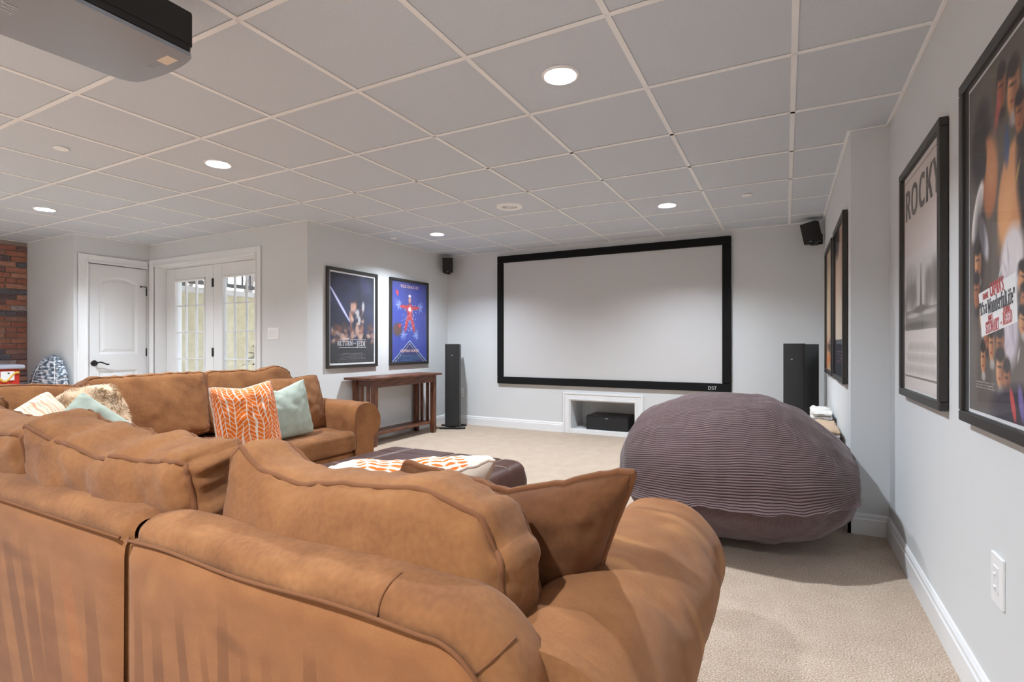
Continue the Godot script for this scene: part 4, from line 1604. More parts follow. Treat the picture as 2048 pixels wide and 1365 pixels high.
# ---------------------------------------------------------------- bean bag
func build_beanbag():
	var t := thing("bean_bag", "huge purple brown corduroy bean bag in front of the right wall", "bean bag", Vector3(-0.255, 0, -3.235))
	var A := 0.62
	var C := 0.60
	var UPH := 0.43
	var LOW := 0.37
	var mid := 0.345
	var roll := Basis(Vector3(0, 0, 1), 0.06)
	var lump := noise(1.0, 71, 3)
	var crease := noise(1.0, 72, 2)
	var body := func(sx: float, phi: float, lift: float) -> Vector3:
		var k := pow(maxf(0.0, 1.0 - pow(absf(sx), 2.7)), 1.0 / 2.5)
		var s := sin(phi)
		var c := cos(phi)
		var b := UPH if s > 0 else LOW
		var y := signf(s) * pow(absf(s), 0.94) * b * k
		var z := signf(c) * pow(absf(c), 0.94) * C * k
		if sx > 0.0 and s > 0.0:
			sx *= 1.0 - 0.40 * pow(clampf(y / UPH, 0, 1), 1.15)
		var p := Vector3(A * sx, y, z)
		var n := Vector3(p.x / (A * A), p.y / (b * b), p.z / (C * C)).normalized()
		p += n * (lift + 0.022 * lump.get_noise_3d(p.x * 2.4, p.y * 2.4, p.z * 2.4) + 0.010 * crease.get_noise_3d(p.x * 7.0 + 3.0, p.y * 2.0 + p.z * 2.0, 0.0))
		return p
	var world := func(p: Vector3) -> Vector3:
		var q := roll * p + Vector3(0, mid, 0)
		if q.y < 0.06:
			q.y = maxf(0.004, 0.06 - (0.06 - q.y) * 0.42)
		q.x = minf(q.x, 0.565)
		return q
	var cut := -0.055
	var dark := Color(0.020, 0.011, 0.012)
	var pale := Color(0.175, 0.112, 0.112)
	var start := func(sx: float) -> float:
		var k := pow(maxf(0.0, 1.0 - pow(absf(sx), 2.7)), 1.0 / 2.5)
		var v := clampf(cut / maxf(LOW * k, 0.001), -1.0, 0.0)
		return -pow(-v, 1.0 / 0.94) * 1.0
	var pitch := 0.0162
	# the cover: corduroy wales run from left to right over the dome
	var warp := noise(1.0, 73, 2)
	var mesh := grid_mesh(84, 780, func(u: float, v: float) -> Array:
		var sx := sin((u * 2 - 1) * PI / 2 * 0.985)
		var p0: float = asin(clampf(start.call(sx), -1, 0))
		var phi := lerpf(p0, PI - p0, v)
		var wobble := 0.55 * warp.get_noise_2d(sx * 2.0, phi * 1.2) + 0.12 * warp.get_noise_2d(sx * 14.0, phi * 2.0)
		var f := phi * 0.60 / pitch + wobble
		f -= floorf(f)
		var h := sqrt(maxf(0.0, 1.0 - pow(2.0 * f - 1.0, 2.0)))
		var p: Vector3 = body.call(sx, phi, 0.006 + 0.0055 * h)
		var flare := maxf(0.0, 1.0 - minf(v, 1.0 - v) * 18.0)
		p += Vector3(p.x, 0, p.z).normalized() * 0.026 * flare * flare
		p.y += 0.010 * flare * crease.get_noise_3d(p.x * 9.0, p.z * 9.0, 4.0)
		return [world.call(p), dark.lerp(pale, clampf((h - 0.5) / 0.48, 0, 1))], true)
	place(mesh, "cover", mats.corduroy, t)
	# the base below the flap, its wales run aslant
	mesh = grid_mesh(300, 260, func(u: float, v: float) -> Array:
		var sx := sin((u * 2 - 1) * PI / 2 * 0.985)
		var phi := lerpf(0.15, -PI - 0.15, v)
		var q: Vector3 = body.call(sx, phi, 0.0)
		var f := (sx * A * 0.75 + phi * 0.62 * 0.75) / pitch
		f -= floorf(f)
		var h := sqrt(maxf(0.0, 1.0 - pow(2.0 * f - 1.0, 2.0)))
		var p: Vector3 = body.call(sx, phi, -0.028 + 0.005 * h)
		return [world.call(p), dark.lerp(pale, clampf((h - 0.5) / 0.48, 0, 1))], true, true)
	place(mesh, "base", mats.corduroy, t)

# ---------------------------------------------------------------- screen wall
func build_screen_wall():
	var t := thing("projection_screen", "big pale grey projection screen in a black velvet frame", "screen", Vector3(-1.902, 1.386, -5.9))
	var w := 1.398
	var h := 0.818
	var b := 0.088
	var bars := []
	for s in [[-w, h - b, w, h], [-w, -h, w, -h + b], [-w, -h + b, -w + b, h - b], [w - b, -h + b, w, h - b]]:
		bars.append(obj("frame_bar", box_st(Vector3(s[0], s[1], 0.0), Vector3(s[2], s[3], 0.042), 0.008), mats.velvet, t))
	obj("screen_fabric", box_st(Vector3(-w + b - 0.005, -h + b - 0.005, 0.012), Vector3(w - b + 0.005, h - b + 0.005, 0.020)), mats.screen, t)
	lettering("DST", 0.05, mats.white_ink, bars[1], Transform3D(Basis.IDENTITY, Vector3(w - 0.185, -h + 0.038, 0.0425)))
	# centre speaker in the niche
	var s := thing("centre_speaker", "wide black centre speaker lying in the white framed niche", "speaker", Vector3(-1.865, 0.055, -6.07))
	var st := new_st()
	var shape := PackedVector2Array()
	for p in [[-0.255, 0.012], [-0.245, 0.0], [0.245, 0.0], [0.255, 0.012], [0.255, 0.150], [0.24, 0.17], [-0.24, 0.17], [-0.255, 0.150]]:
		shape.append(Vector2(p[0], p[1]))
	prism(st, shape, -0.20, 0.125)
	obj("cabinet", st, mats.black_plastic, s)
	st = new_st()
	sheet(st, 40, 10, func(u: float, v: float) -> Vector3: return Vector3(lerpf(-0.247, 0.247, u), lerpf(0.008, 0.150, v), 0.128 + 0.010 * (1.0 - pow(2 * u - 1, 2.0)) * (0.7 + 0.3 * sin(v * PI))))
	add_box(st, Vector3(-0.247, 0.008, 0.11), Vector3(0.247, 0.150, 0.128))
	var gr := obj("grille", st, mats.grille, s)
	obj("badge", box_st(Vector3(-0.02, 0.136, 0.136), Vector3(0.02, 0.142, 0.140), 0.001), mats.silver_ink, gr)
	tower("tower_speaker", "slim black tower speaker in the left corner beside the table", Vector3(-3.80, 0, -5.60), 0.50)
	tower("tower_speaker", "black tower speaker behind the bean bag at the right", Vector3(0.135, 0, -5.50), -0.50)
	satellite("black bookshelf speaker mounted in the left ceiling corner", Vector3(-3.985, 2.125, -5.74), 0.55, 0.0)
	satellite("black bookshelf speaker tilted in the right ceiling corner", Vector3(0.215, 2.128, -5.71), -0.42, 0.16)
	# wall outlet with a small white plug and lead
	var q := thing("outlet", "white wall outlet with a plug beside the slim tower speaker", "outlet", Vector3(-3.868, 0.42, -5.9))
	var pl := obj("plate", box_st(Vector3(-0.036, -0.058, 0), Vector3(0.036, 0.058, 0.006), 0.003), mats.plate, q)
	for y in [0.022, -0.022]:
		obj("socket", box_st(Vector3(-0.017, y - 0.015, 0.004), Vector3(0.017, y + 0.015, 0.008), 0.003), mats.trim, pl)
	st = new_st()
	for y in [0.022]:
		for x in [-0.007, 0.006]:
			add_box(st, Vector3(x - 0.0015, y - 0.006, 0.0075), Vector3(x + 0.0015, y + 0.006, 0.0085))
	obj("slots", st, mats.vent_dark, pl)
	st = new_st()
	add_box(st, Vector3(-3.882, 0.375, -5.893), Vector3(-3.854, 0.41, -5.862), 0.005)
	tube(st, PackedVector3Array([Vector3(-3.868, 0.376, -5.872), Vector3(-3.866, 0.33, -5.868), Vector3(-3.872, 0.285, -5.862), Vector3(-3.888, 0.255, -5.85), Vector3(-3.915, 0.25, -5.84)]), 0.004, 6)
	tag(obj("power_lead", st, mats.silver_ink), "short grey power lead plugged in behind the slim tower speaker", "cable")
	# outlet plate on the near right wall
	q = thing("wall_plate", "white wall plate with two small jacks low on the near right wall", "outlet", Vector3(0.505, 0.432, -1.835), -PI / 2)
	obj("plate", box_st(Vector3(-0.042, -0.066, 0), Vector3(0.042, 0.066, 0.007), 0.004), mats.plate, q)
	var ins := obj("insert", box_st(Vector3(-0.018, -0.036, 0.005), Vector3(0.018, 0.036, 0.0095), 0.002), mats.trim, q)
	for y in [0.016, -0.018]:
		st = new_st()
		lathe(st, [Vector2(0.0, 0.004), Vector2(0.004, 0.004), Vector2(0.005, 0.0), Vector2(0, 0)], 14, Transform3D(Basis(Vector3.RIGHT, PI / 2), Vector3(0, y, 0.0095)))
		obj("jack", st, mats.plate, ins)

func tower(called: String, label: String, at: Vector3, turn: float):
	var t := thing(called, label, "speaker", at, turn, "tower speakers beside the screen")
	var h := 1.075
	var shape := PackedVector2Array([Vector2(-0.088, 0.145), Vector2(-0.075, 0.16), Vector2(0.075, 0.16), Vector2(0.088, 0.145), Vector2(0.088, -0.12), Vector2(-0.088, -0.12)])
	var st := new_st()
	prism(st, shape, 0.03, h - 0.005, Transform3D(Basis(Vector3.RIGHT, -PI / 2), Vector3.ZERO).scaled_local(Vector3(1, -1, 1)))
	obj("cabinet", st, mats.black_plastic, t)
	st = new_st()
	sheet(st, 16, 4, func(u: float, v: float) -> Vector3: return Vector3(lerpf(-0.09, 0.09, u), lerpf(0.05, h, v), 0.160 + 0.022 * (1.0 - pow(2 * u - 1, 2.0))))
	sheet(st, 16, 2, func(u: float, v: float) -> Vector3: return Vector3(lerpf(-0.09, 0.09, u), h, lerpf(0.160 + 0.022 * (1.0 - pow(2 * u - 1, 2.0)), 0.12, v)), 1.0, -1)
	add_box(st, Vector3(-0.09, 0.05, 0.13), Vector3(0.09, h, 0.160))
	var gr := obj("grille", st, mats.grille, t)
	obj("badge", box_st(Vector3(-0.008, 0.93, 0.181), Vector3(0.008, 0.936, 0.185), 0.001), mats.silver_ink, gr)
	st = new_st()
	add_box(st, Vector3(-0.10, 0.0, -0.11), Vector3(0.10, 0.03, 0.17), 0.008)
	for s in [-1, 1]:
		for z in [0.14, -0.09]:
			add_box(st, Vector3(minf(s * 0.08, s * 0.165), 0.004, z - 0.018), Vector3(maxf(s * 0.08, s * 0.165), 0.024, z + 0.018), 0.006)
	obj("stand", st, mats.black_plastic, t)

func satellite(label: String, at: Vector3, turn: float, tip: float):
	var t := thing("wall_speaker", label, "speaker", at, turn, "small speakers in the ceiling corners")
	var b := Basis(Vector3(0, 0, 1), tip) * Basis(Vector3.RIGHT, 0.12)
	var xf := Transform3D(b, Vector3.ZERO)
	var st := new_st()
	prism(st, PackedVector2Array([Vector2(-0.066, -0.098), Vector2(0.066, -0.098), Vector2(0.066, 0.098), Vector2(-0.066, 0.098)]), -0.05, 0.05, xf)
	obj("cabinet", st, mats.black_plastic, t)
	st = new_st()
	sheet(st, 14, 8, func(u: float, v: float) -> Vector3: return xf * Vector3(lerpf(-0.064, 0.064, u), lerpf(-0.096, 0.096, v), 0.052 + 0.018 * (1.0 - pow(2 * u - 1, 2.0))))
	for y in [-0.096, 0.096]:
		sheet(st, 14, 1, func(u: float, v: float) -> Vector3: return xf * Vector3(lerpf(-0.064, 0.064, u), y, lerpf(0.05, 0.052 + 0.018 * (1.0 - pow(2 * u - 1, 2.0)), v)), 1.0 if y < 0 else -1.0, -1)
	var gr := obj("grille", st, mats.grille, t)
	st = new_st()
	add_box(st, Vector3(-0.010, -0.086, 0.0685), Vector3(0.012, -0.080, 0.071), 0.001, xf)
	obj("badge", st, mats.silver_ink, gr)
	st = new_st()
	var side := 1.0 if at.x > -1.0 else -1.0
	tube(st, PackedVector3Array([Vector3(0.0, -0.03, -0.05), Vector3(side * 0.02, -0.04, -0.075), Vector3(side * 0.03, -0.05, -0.105)]), 0.012, 10)
	add_box(st, Vector3(side * 0.03 - 0.025, -0.10, -0.125), Vector3(side * 0.03 + 0.025, 0.0, -0.10), 0.006)
	add_box(st, Vector3(-0.012, -0.118, -0.05), Vector3(0.04, -0.100, 0.02), 0.004)
	obj("bracket", st, mats.black_plastic, t)

# ---------------------------------------------------------------- console table
func build_table():
	var t := thing("console_table", "dark stained wooden console table with slatted ends under the two posters", "table", Vector3(-3.91, 0, -4.65))
	var z0 := -0.60
	var z1 := 0.66
	obj("tabletop", box_st(Vector3(-0.175, 0.698, z0), Vector3(0.185, 0.722, z1), 0.004), mats.wood, t)
	for x in [-0.13, 0.125]:
		for z in [-0.495, 0.525]:
			var st := new_st()
			add_box(st, Vector3(x - 0.028, 0.09, z - 0.028), Vector3(x + 0.028, 0.698, z + 0.028), 0.003)
			# tapered foot
			for s in [[Vector3(-1, 0, 0), Vector3(0, 0, 1)], [Vector3(1, 0, 0), Vector3(0, 0, 1)], [Vector3(0, 0, 1), Vector3(1, 0, 0)], [Vector3(0, 0, -1), Vector3(1, 0, 0)]]:
				var n: Vector3 = s[0]
				var e: Vector3 = s[1]
				var c := Vector3(x, 0, z)
				quad(st, c + n * 0.02 - e * 0.02, c + n * 0.02 + e * 0.02, c + n * 0.028 + e * 0.028 + Vector3(0, 0.09, 0), c + n * 0.028 - e * 0.028 + Vector3(0, 0.09, 0), n)
			quad(st, Vector3(x - 0.02, 0, z - 0.02), Vector3(x + 0.02, 0, z - 0.02), Vector3(x + 0.02, 0, z + 0.02), Vector3(x - 0.02, 0, z + 0.02), Vector3.DOWN)
			obj("leg", st, mats.wood_upright, t)
	for x in [-0.13, 0.135]:
		obj("apron", box_st(Vector3(x - 0.01, 0.615, -0.47), Vector3(x + 0.01, 0.698, 0.50), 0.002), mats.wood, t)
	for z in [-0.495, 0.525]:
		obj("apron", box_st(Vector3(-0.105, 0.625, z - 0.011), Vector3(0.10, 0.698, z + 0.011), 0.002), mats.wood, t)
		for x in [-0.046, 0.040]:
			obj("slat", box_st(Vector3(x - 0.019, 0.135, z - 0.009), Vector3(x + 0.019, 0.626, z + 0.009), 0.002), mats.wood_upright, t)
	obj("shelf", box_st(Vector3(-0.115, 0.112, -0.52), Vector3(0.112, 0.135, 0.55), 0.003), mats.wood, t)

# ---------------------------------------------------------------- things behind the sofa and the bean bag
func build_corner_things():
	var t := thing("toy_box", "red and purple toy box with yellow squiggles and a pale lid", "box", Vector3(-7.47, 0, -2.05))
	obj("body", box_st(Vector3(-0.26, 0.0, -0.42), Vector3(0.25, 0.81, 0.42), 0.008), mats.red_cloth, t)
	obj("panel", box_st(Vector3(0.245, 0.02, -0.22), Vector3(0.254, 0.80, 0.40), 0.002), mats.purple_cloth, t)
	obj("lid", box_st(Vector3(-0.29, 0.81, -0.455), Vector3(0.285, 0.853, 0.45), 0.01), mats.lid_grey, t)
	for y in [0.55, 0.74]:
		var st := new_st()
		var pts := PackedVector3Array()
		for k in 40:
			var z := -0.41 + k * 0.021
			pts.append(Vector3(0.258, y + 0.035 * sin(k * 0.42 + y * 20.0) + 0.02 * sin(k * 0.9) - k * 0.001, z))
		tube(st, pts, 0.014, 6)
		obj("squiggle", st, mats.yellow_cloth, t)
	var st2 := new_st()
	add_box(st2, Vector3(0.262, 0.69, -0.37), Vector3(0.268, 0.785, -0.26), 0.003)
	var lp := obj("label_pocket", st2, mats.plate, t)
	st2 = new_st()
	add_box(st2, Vector3(0.266, 0.758, -0.33), Vector3(0.270, 0.772, -0.315), 0.001)
	obj("snap", st2, mats.vent_dark, lp)
	# camouflage floor seat, standing on edge against the return wall
	t = thing("floor_seat", "blue grey camouflage floor seat leaning on the return wall", "seat", Vector3(-7.16, 0, -2.62), 0.05)
	st2 = new_st()
	var lump := noise(2.0, 33, 2)
	for s in [1.0, -1.0]:
		sheet(st2, 30, 40, func(u: float, v: float) -> Vector3:
			var a := sin((u * 2 - 1) * PI / 2)
			var y := v * 0.955
			var half := 0.37 * pow(maxf(0.0, 1.0 - pow(absf(v * 2 - 1), 2.6)), 0.5)
			half *= 0.86 + 0.14 * sin(v * PI)
			var puff := sqrt(maxf(0.0, 1.0 - a * a)) * pow(maxf(0.0, 1.0 - pow(absf(v * 2 - 1), 3.0)), 0.5)
			return Vector3(a * half + 0.05 * (v - 0.5), y, s * 0.085 * puff + 0.012 * lump.get_noise_3d(a * 2, y * 3, s) - 0.10 * v), s)
	var fb := obj("body", st2, mats.camo, t)
	st2 = new_st()
	for s in [-0.52, 0.70]:
		var pts := PackedVector3Array()
		for k in 31:
			var v := 0.08 + 0.84 * k / 30.0
			var half := 0.37 * pow(maxf(0.0, 1.0 - pow(absf(v * 2 - 1), 2.6)), 0.5) * (0.86 + 0.14 * sin(v * PI))
			var puff := sqrt(maxf(0.0, 1.0 - s * s)) * pow(maxf(0.0, 1.0 - pow(absf(v * 2 - 1), 3.0)), 0.5)
			pts.append(Vector3(s * half + 0.05 * (v - 0.5), v * 0.955, 0.085 * puff + 0.012 * lump.get_noise_3d(s * 2, v * 0.955 * 3, 1.0) - 0.10 * v + 0.001))
		tube(st2, pts, 0.004, 6)
	obj("welt", st2, mats.white_ink, fb)
	# low dark rack with folded throws behind the bean bag
	t = thing("blanket_rack", "low narrow black rack against the wall behind the bean bag", "rack", Vector3(0.245, 0, -4.32))
	obj("top", box_st(Vector3(-0.065, 0.43, -0.58), Vector3(0.058, 0.455, 0.60), 0.004), mats.black_matte, t)
	obj("bottom", box_st(Vector3(-0.065, 0.02, -0.58), Vector3(0.058, 0.045, 0.60), 0.004), mats.black_matte, t)
	for z in [-0.57, 0.59]:
		obj("end_panel", box_st(Vector3(-0.065, 0.0, z - 0.012), Vector3(0.058, 0.44, z + 0.012), 0.004), mats.black_matte, t)
	obj("back", box_st(Vector3(0.045, 0.03, -0.57), Vector3(0.057, 0.44, 0.59), 0.002), mats.black_matte, t)
	folded("white folded throw on the black rack nearer the screen", Vector3(0.235, 0.455, -4.62), Vector3(0.13, 0.115, 0.46), mats.blanket, 4)
	folded("tan and white folded throw on the black rack nearer the bean bag", Vector3(0.240, 0.455, -4.05), Vector3(0.12, 0.075, 0.52), mats.fleece_tan, 3)

func folded(label: String, at: Vector3, size: Vector3, m: Material, layers: int):
	var t := thing("folded_throw", label, "blanket", at)
	var n1 := noise(1.0, layers, 2)
	for k in layers:
		var h := size.y / layers
		var st := new_st()
		sheet(st, 24, 24, func(u: float, v: float) -> Vector3:
			# an oval loop carried along z makes one rounded fold
			var a := TAU * u
			var c := cos(a)
			var s := sin(a)
			var z := (v - 0.5) * size.z
			var e := pow(maxf(0.0, 1.0 - pow(absf(2 * v - 1), 10.0)), 0.3)
			var x := signf(c) * pow(absf(c), 0.4) * size.x * 0.5 * (0.96 + 0.04 * e)
			var y := signf(s) * pow(absf(s), 0.6) * h * 0.5 * e
			return Vector3(x, h * (k + 0.5) + y + 0.005 * n1.get_noise_2d(x * 20, z * 14) * (k + 1), z), -1.0)
		obj("fold", st, m if k % 2 == 0 else mats.blanket, t)

# ---------------------------------------------------------------- projector
func build_projector():
	var t := thing("projector", "large black projector hanging from the ceiling, top left", "projector", Vector3(-1.845, 1.962, -0.72))
	# outline of the case seen from below: the front edge is bowed
	var shape := PackedVector2Array()
	for p in [[0.215, 0.24], [-0.165, 0.24], [-0.162, 0.08], [-0.150, -0.10], [-0.148, -0.17], [-0.143, -0.215], [-0.130, -0.240], [-0.110, -0.257], [-0.07, -0.264], [0.0, -0.270], [0.06, -0.271], [0.12, -0.268], [0.17, -0.262], [0.205, -0.254], [0.215, -0.245]]:
		shape.append(Vector2(p[0], p[1]))
	var down := Transform3D(Basis(Vector3.RIGHT, PI / 2), Vector3.ZERO)
	# local z of the prism becomes -y of the case, so heights are given as negative depth
	var st := new_st()
	prism(st, shape, -0.128, -0.030, down)
	obj("case", st, mats.black_matte, t)
	st = new_st()
	var slim := PackedVector2Array()
	for p in shape:
		slim.append(Vector2((p.x - 0.03) * 0.985 + 0.03, p.y * 0.985))
	prism(st, slim, -0.032, -0.008, down)
	obj("case_skirt", st, mats.black_plastic, t)
	st = new_st()
	var wide := PackedVector2Array()
	for p in shape:
		wide.append(Vector2((p.x - 0.03) * 0.975 + 0.03, p.y))
	prism(st, wide, -0.006, 0.006, down)
	var bp := obj("bottom_plate", st, mats.reflection_grey, t)
	st = new_st()
	add_box(st, Vector3(-0.155, 0.006, 0.24), Vector3(0.205, 0.125, 0.252), 0.004)
	obj("rear_panel", st, mats.black_plastic, t)
	# lens in the front
	st = new_st()
	lathe(st, [Vector2(0.0, -0.01), Vector2(0.03, -0.006), Vector2(0.034, 0.0), Vector2(0.040, 0.010), Vector2(0.045, 0.010), Vector2(0.045, -0.03), Vector2(0, -0.03)], 32, Transform3D(Basis(Vector3.RIGHT, -PI / 2), Vector3(0.02, 0.072, -0.275)))
	obj("lens_barrel", st, mats.black_plastic, t)
	var under := Basis(Vector3(-1, 0, 0), Vector3(0, 0, -1), Vector3(0, -1, 0))
	lettering("JVC", 0.040, mats.silver_ink, bp, Transform3D(under, Vector3(0.012, -0.0065, 0.118)), "Droid Sans", true)
	lettering("D-ILA", 0.020, mats.silver_ink, bp, Transform3D(under, Vector3(0.045, -0.0065, -0.222)), "Droid Sans", true)
	st = new_st()
	add_box(st, Vector3(0.095, -0.0072, -0.240), Vector3(0.155, -0.0058, -0.208))
	obj("sticker", st, mats.cream, bp)
	# ceiling mount
	st = new_st()
	add_box(st, Vector3(-0.08, 0.128, -0.10), Vector3(0.14, 0.143, 0.12), 0.003)
	obj("mount_bracket", st, mats.black_matte, t)
	st = new_st()
	lathe(st, [Vector2(0.02, 0.14), Vector2(0.02, CEIL - 1.962 - 0.012), Vector2(0.07, CEIL - 1.962 - 0.008), Vector2(0.07, CEIL - 1.962 + 0.002)], 24, Transform3D(Basis.IDENTITY, Vector3(0.03, 0, 0)))
	obj("mount_pole", st, mats.black_matte, t)

# ---------------------------------------------------------------- posters
# A framed sheet: local x right, y up, z out of the wall; the origin is the middle of its back.
func poster(label: String, at: Vector3, turn: float, size: Vector2, print_im: Image, white_edge: float, ink := false) -> Node3D:
	var t := thing("framed_poster", label, "poster", at, turn, "framed posters on the walls")
	var h := size * 0.5
	var b := 0.032
	var d := 0.028
	for s in [[-h.x, h.y - b, h.x, h.y], [-h.x, -h.y, h.x, -h.y + b], [-h.x, -h.y + b, -h.x + b, h.y - b], [h.x - b, -h.y + b, h.x, h.y - b]]:
		obj("frame_bar", box_st(Vector3(s[0], s[1], 0.001), Vector3(s[2], s[3], d), 0.003), mats.frame, t)
	obj("mat", box_st(Vector3(-h.x + b - 0.004, -h.y + b - 0.004, 0.004), Vector3(h.x - b + 0.004, h.y - b + 0.004, 0.010)), mats.plate, t)
	var m := StandardMaterial3D.new()
	m.albedo_texture = ImageTexture.create_from_image(print_im)
	m.roughness = 0.7
	m.metallic_specular = 0.2
	var st := new_st()
	var e := h - Vector2.ONE * (b + white_edge)
	sheet(st, 1, 1, func(u: float, v: float) -> Vector3: return Vector3(lerpf(-e.x, e.x, u), lerpf(-e.y, e.y, v), 0.0112))
	obj("print", st, m, t)
	obj("glass", box_st(Vector3(-h.x + b - 0.003, -h.y + b - 0.003, 0.0165), Vector3(h.x - b + 0.003, h.y - b + 0.003, 0.0185)), mats.picture_glass, t)
	return t

func ink_at(t: Node3D, text: String, size: float, m: Material, x: float, y: float, font := "Droid Sans", bold := false, wide := 1.0, turn := 0.0, italic := false):
	return lettering(text, size, m, t.get_node("print"), Transform3D(Basis(Vector3(0, 0, 1), turn), Vector3(x, y, 0.0122)), font, bold, wide, italic)

# rows of unreadably small print
func fine_print(im: Image, y0: int, rows: int, step: int, high: int, x0: int, x1: int, c: Color, sd: int, much := 0.8):
	var rng := RandomNumberGenerator.new()
	rng.seed = sd
	for r in rows:
		var inset := rng.randi_range(0, int((x1 - x0) * 0.14))
		var x := x0 + inset
		while x < x1 - inset:
			var w := rng.randi_range(1, 3)
			var tall := high - rng.randi_range(0, 1)
			for yy in tall:
				for xx in w:
					var px := mini(x + xx, im.get_width() - 1)
					var py := mini(y0 + r * step + yy, im.get_height() - 1)
					im.set_pixel(px, py, im.get_pixel(px, py).lerp(c, much))
			x += w + rng.randi_range(1, 2) + (3 if rng.randf() < 0.12 else 0)

func gradient_image(w: int, h: int, top: Color, bottom: Color) -> Image:
	var im := Image.create(w, h, false, Image.FORMAT_RGB8)
	for y in h:
		im.fill_rect(Rect2i(0, y, w, 1), top.lerp(bottom, y / float(h)))
	return im

func build_posters():
	var left := PI / 2
	var lx := -4.099
	var rng := RandomNumberGenerator.new()
	# dark navy print: night sky, a pale slanting beam, a brown crowd of shapes
	var im := gradient_image(300, 440, rgb8(26, 26, 40), rgb8(48, 50, 84))
	rng.seed = 51
	for k in 30:
		patch(im, rng.randf_range(0, 300), rng.randf_range(0, 300), rng.randf_range(20, 60), rng.randf_range(14, 40), rng.randf_range(0, 3), rgb8(34, 36, 58) if k % 2 else rgb8(64, 64, 104), 0.8, 0.5)
	for k in 60:
		patch(im, rng.randf_range(0, 300), rng.randf_range(0, 110), 1.2, 1.2, 0, rgb8(150, 170, 220), 0.5, 0.8)
	for k in 12:
		patch(im, 62, 150, 8.0 - k * 0.4, 110 - k * 2.0, -0.66, rgb8(120, 130, 210).lerp(rgb8(240, 240, 255), k / 11.0), 0.3, 0.45)
	for k in 70:
		patch(im, rng.randf_range(5, 290), 235 + rng.randf_range(0, 90) + 20, rng.randf_range(6, 20), rng.randf_range(6, 22), rng.randf_range(0, 3), [rgb8(120, 78, 62), rgb8(172, 122, 98), rgb8(86, 54, 48), rgb8(40, 30, 36), rgb8(206, 170, 150)][k % 5], 0.4, 0.75)
	for k in 26:
		patch(im, 175 + rng.randf_range(-46, 46), 200 + rng.randf_range(-50, 90), rng.randf_range(6, 16), rng.randf_range(10, 26), rng.randf_range(-0.4, 0.4), [rgb8(212, 168, 148), rgb8(38, 36, 44), rgb8(224, 216, 214), rgb8(150, 96, 78)][k % 4], 0.35, 0.8)
	for y in range(330, 440):
		var k := clampf((y - 330) / 22.0, 0, 1)
		for x in 300:
			im.set_pixel(x, y, im.get_pixel(x, y).lerp(rgb8(36, 33, 34), k))
	fine_print(im, 392, 5, 7, 3, 60, 240, rgb8(190, 186, 186), 3)
	fine_print(im, 430, 1, 6, 2, 40, 264, rgb8(170, 166, 166), 4)
	var p := poster("framed dark navy poster with a white border and silver title, over the table", Vector3(lx, 1.341, -4.13), left, Vector2(0.735, 1.035), im, 0.018)
	ink_at(p, "RETURN", 0.066, mats.white_ink, -0.115, -0.262, "Droid Serif", false, 0.82)
	ink_at(p, "OF THE", 0.018, mats.white_ink, 0.022, -0.262, "Droid Serif", false, 0.7)
	ink_at(p, "JEDI", 0.074, mats.white_ink, 0.118, -0.266, "Droid Serif", false, 0.86)
	ink_at(p, "STAR WARS", 0.014, mats.white_ink, -0.10, -0.210, "Droid Sans", true, 1.2)
	for y in [-0.222, -0.305]:
		obj("rule", box_st(Vector3(-0.20, y - 0.0015, 0.0114), Vector3(0.195, y + 0.0015, 0.0122)), mats.white_ink, p.get_node("print"))
	# blue print: sparks, a red burst, a string of lights on a gable
	im = gradient_image(300, 440, rgb8(60, 66, 150), rgb8(40, 62, 168))
	rng.seed = 52
	for k in 30:
		patch(im, rng.randf_range(0, 300), rng.randf_range(0, 330), rng.randf_range(20, 60), rng.randf_range(20, 50), 0, rgb8(40, 60, 170) if k % 2 else rgb8(92, 92, 170), 0.8, 0.5)
	for c in [Vector2(60, 128), Vector2(240, 132), Vector2(95, 290), Vector2(205, 292), Vector2(150, 200)]:
		for k in 16:
			var a := TAU * k / 16.0 + rng.randf_range(-0.15, 0.15)
			var l := rng.randf_range(18, 36)
			patch(im, c.x + cos(a) * l * 0.6, c.y + sin(a) * l * 0.6, l * 0.5, 1.2, a, rgb8(190, 214, 255), 0.5, 0.85)
	for s in [[150, 150, 26, 34, 0.0], [105, 136, 38, 10, 0.05], [196, 138, 38, 10, -0.05], [122, 232, 11, 44, 0.3], [178, 232, 11, 44, -0.3], [150, 190, 22, 20, 0.0]]:
		patch(im, s[0], s[1], s[2], s[3], s[4], rgb8(190, 52, 62), 0.25)
	for k in 50:
		patch(im, 150 + rng.randf_range(-70, 70), 190 + rng.randf_range(-70, 80), 2.2, 2.2, 0, rgb8(250, 236, 240), 0.6, 0.9)
	patch(im, 150, 148, 12, 14, 0, rgb8(240, 232, 232), 0.3)
	patch(im, 150, 96, 11, 16, 0, rgb8(214, 150, 130), 0.3)
	patch(im, 150, 74, 12, 8, 0, rgb8(236, 226, 232), 0.3)
	patch(im, 46, 62, 10, 16, -0.4, rgb8(214, 46, 66), 0.3)
	patch(im, 48, 262, 34, 34, 0.5, rgb8(92, 56, 44), 0.35)
	patch(im, 66, 240, 10, 12, 0.5, rgb8(190, 40, 40), 0.35)
	for y in range(330, 440):
		var half := (y - 318) * 1.25
		for x in range(maxi(0, int(150 - half)), mini(300, int(150 + half))):
			im.set_pixel(x, y, im.get_pixel(x, y).lerp(rgb8(24, 34, 96), 0.9))
	for k in 44:
		var s := k / 43.0
		for side in [-1.0, 1.0]:
			var d := s * 150.0
			patch(im, 150 + side * d, 322 + d * 0.8, 2.6, 2.6, 0, rgb8(200, 224, 255), 0.7, 0.9)
			if k % 2 == 0:
				patch(im, 150 + side * d * 0.9, 340 + d * 0.72, 3.2, 3.2, 0, [rgb8(240, 220, 160), rgb8(214, 70, 80), rgb8(150, 200, 250)][k % 3], 0.5, 0.9)
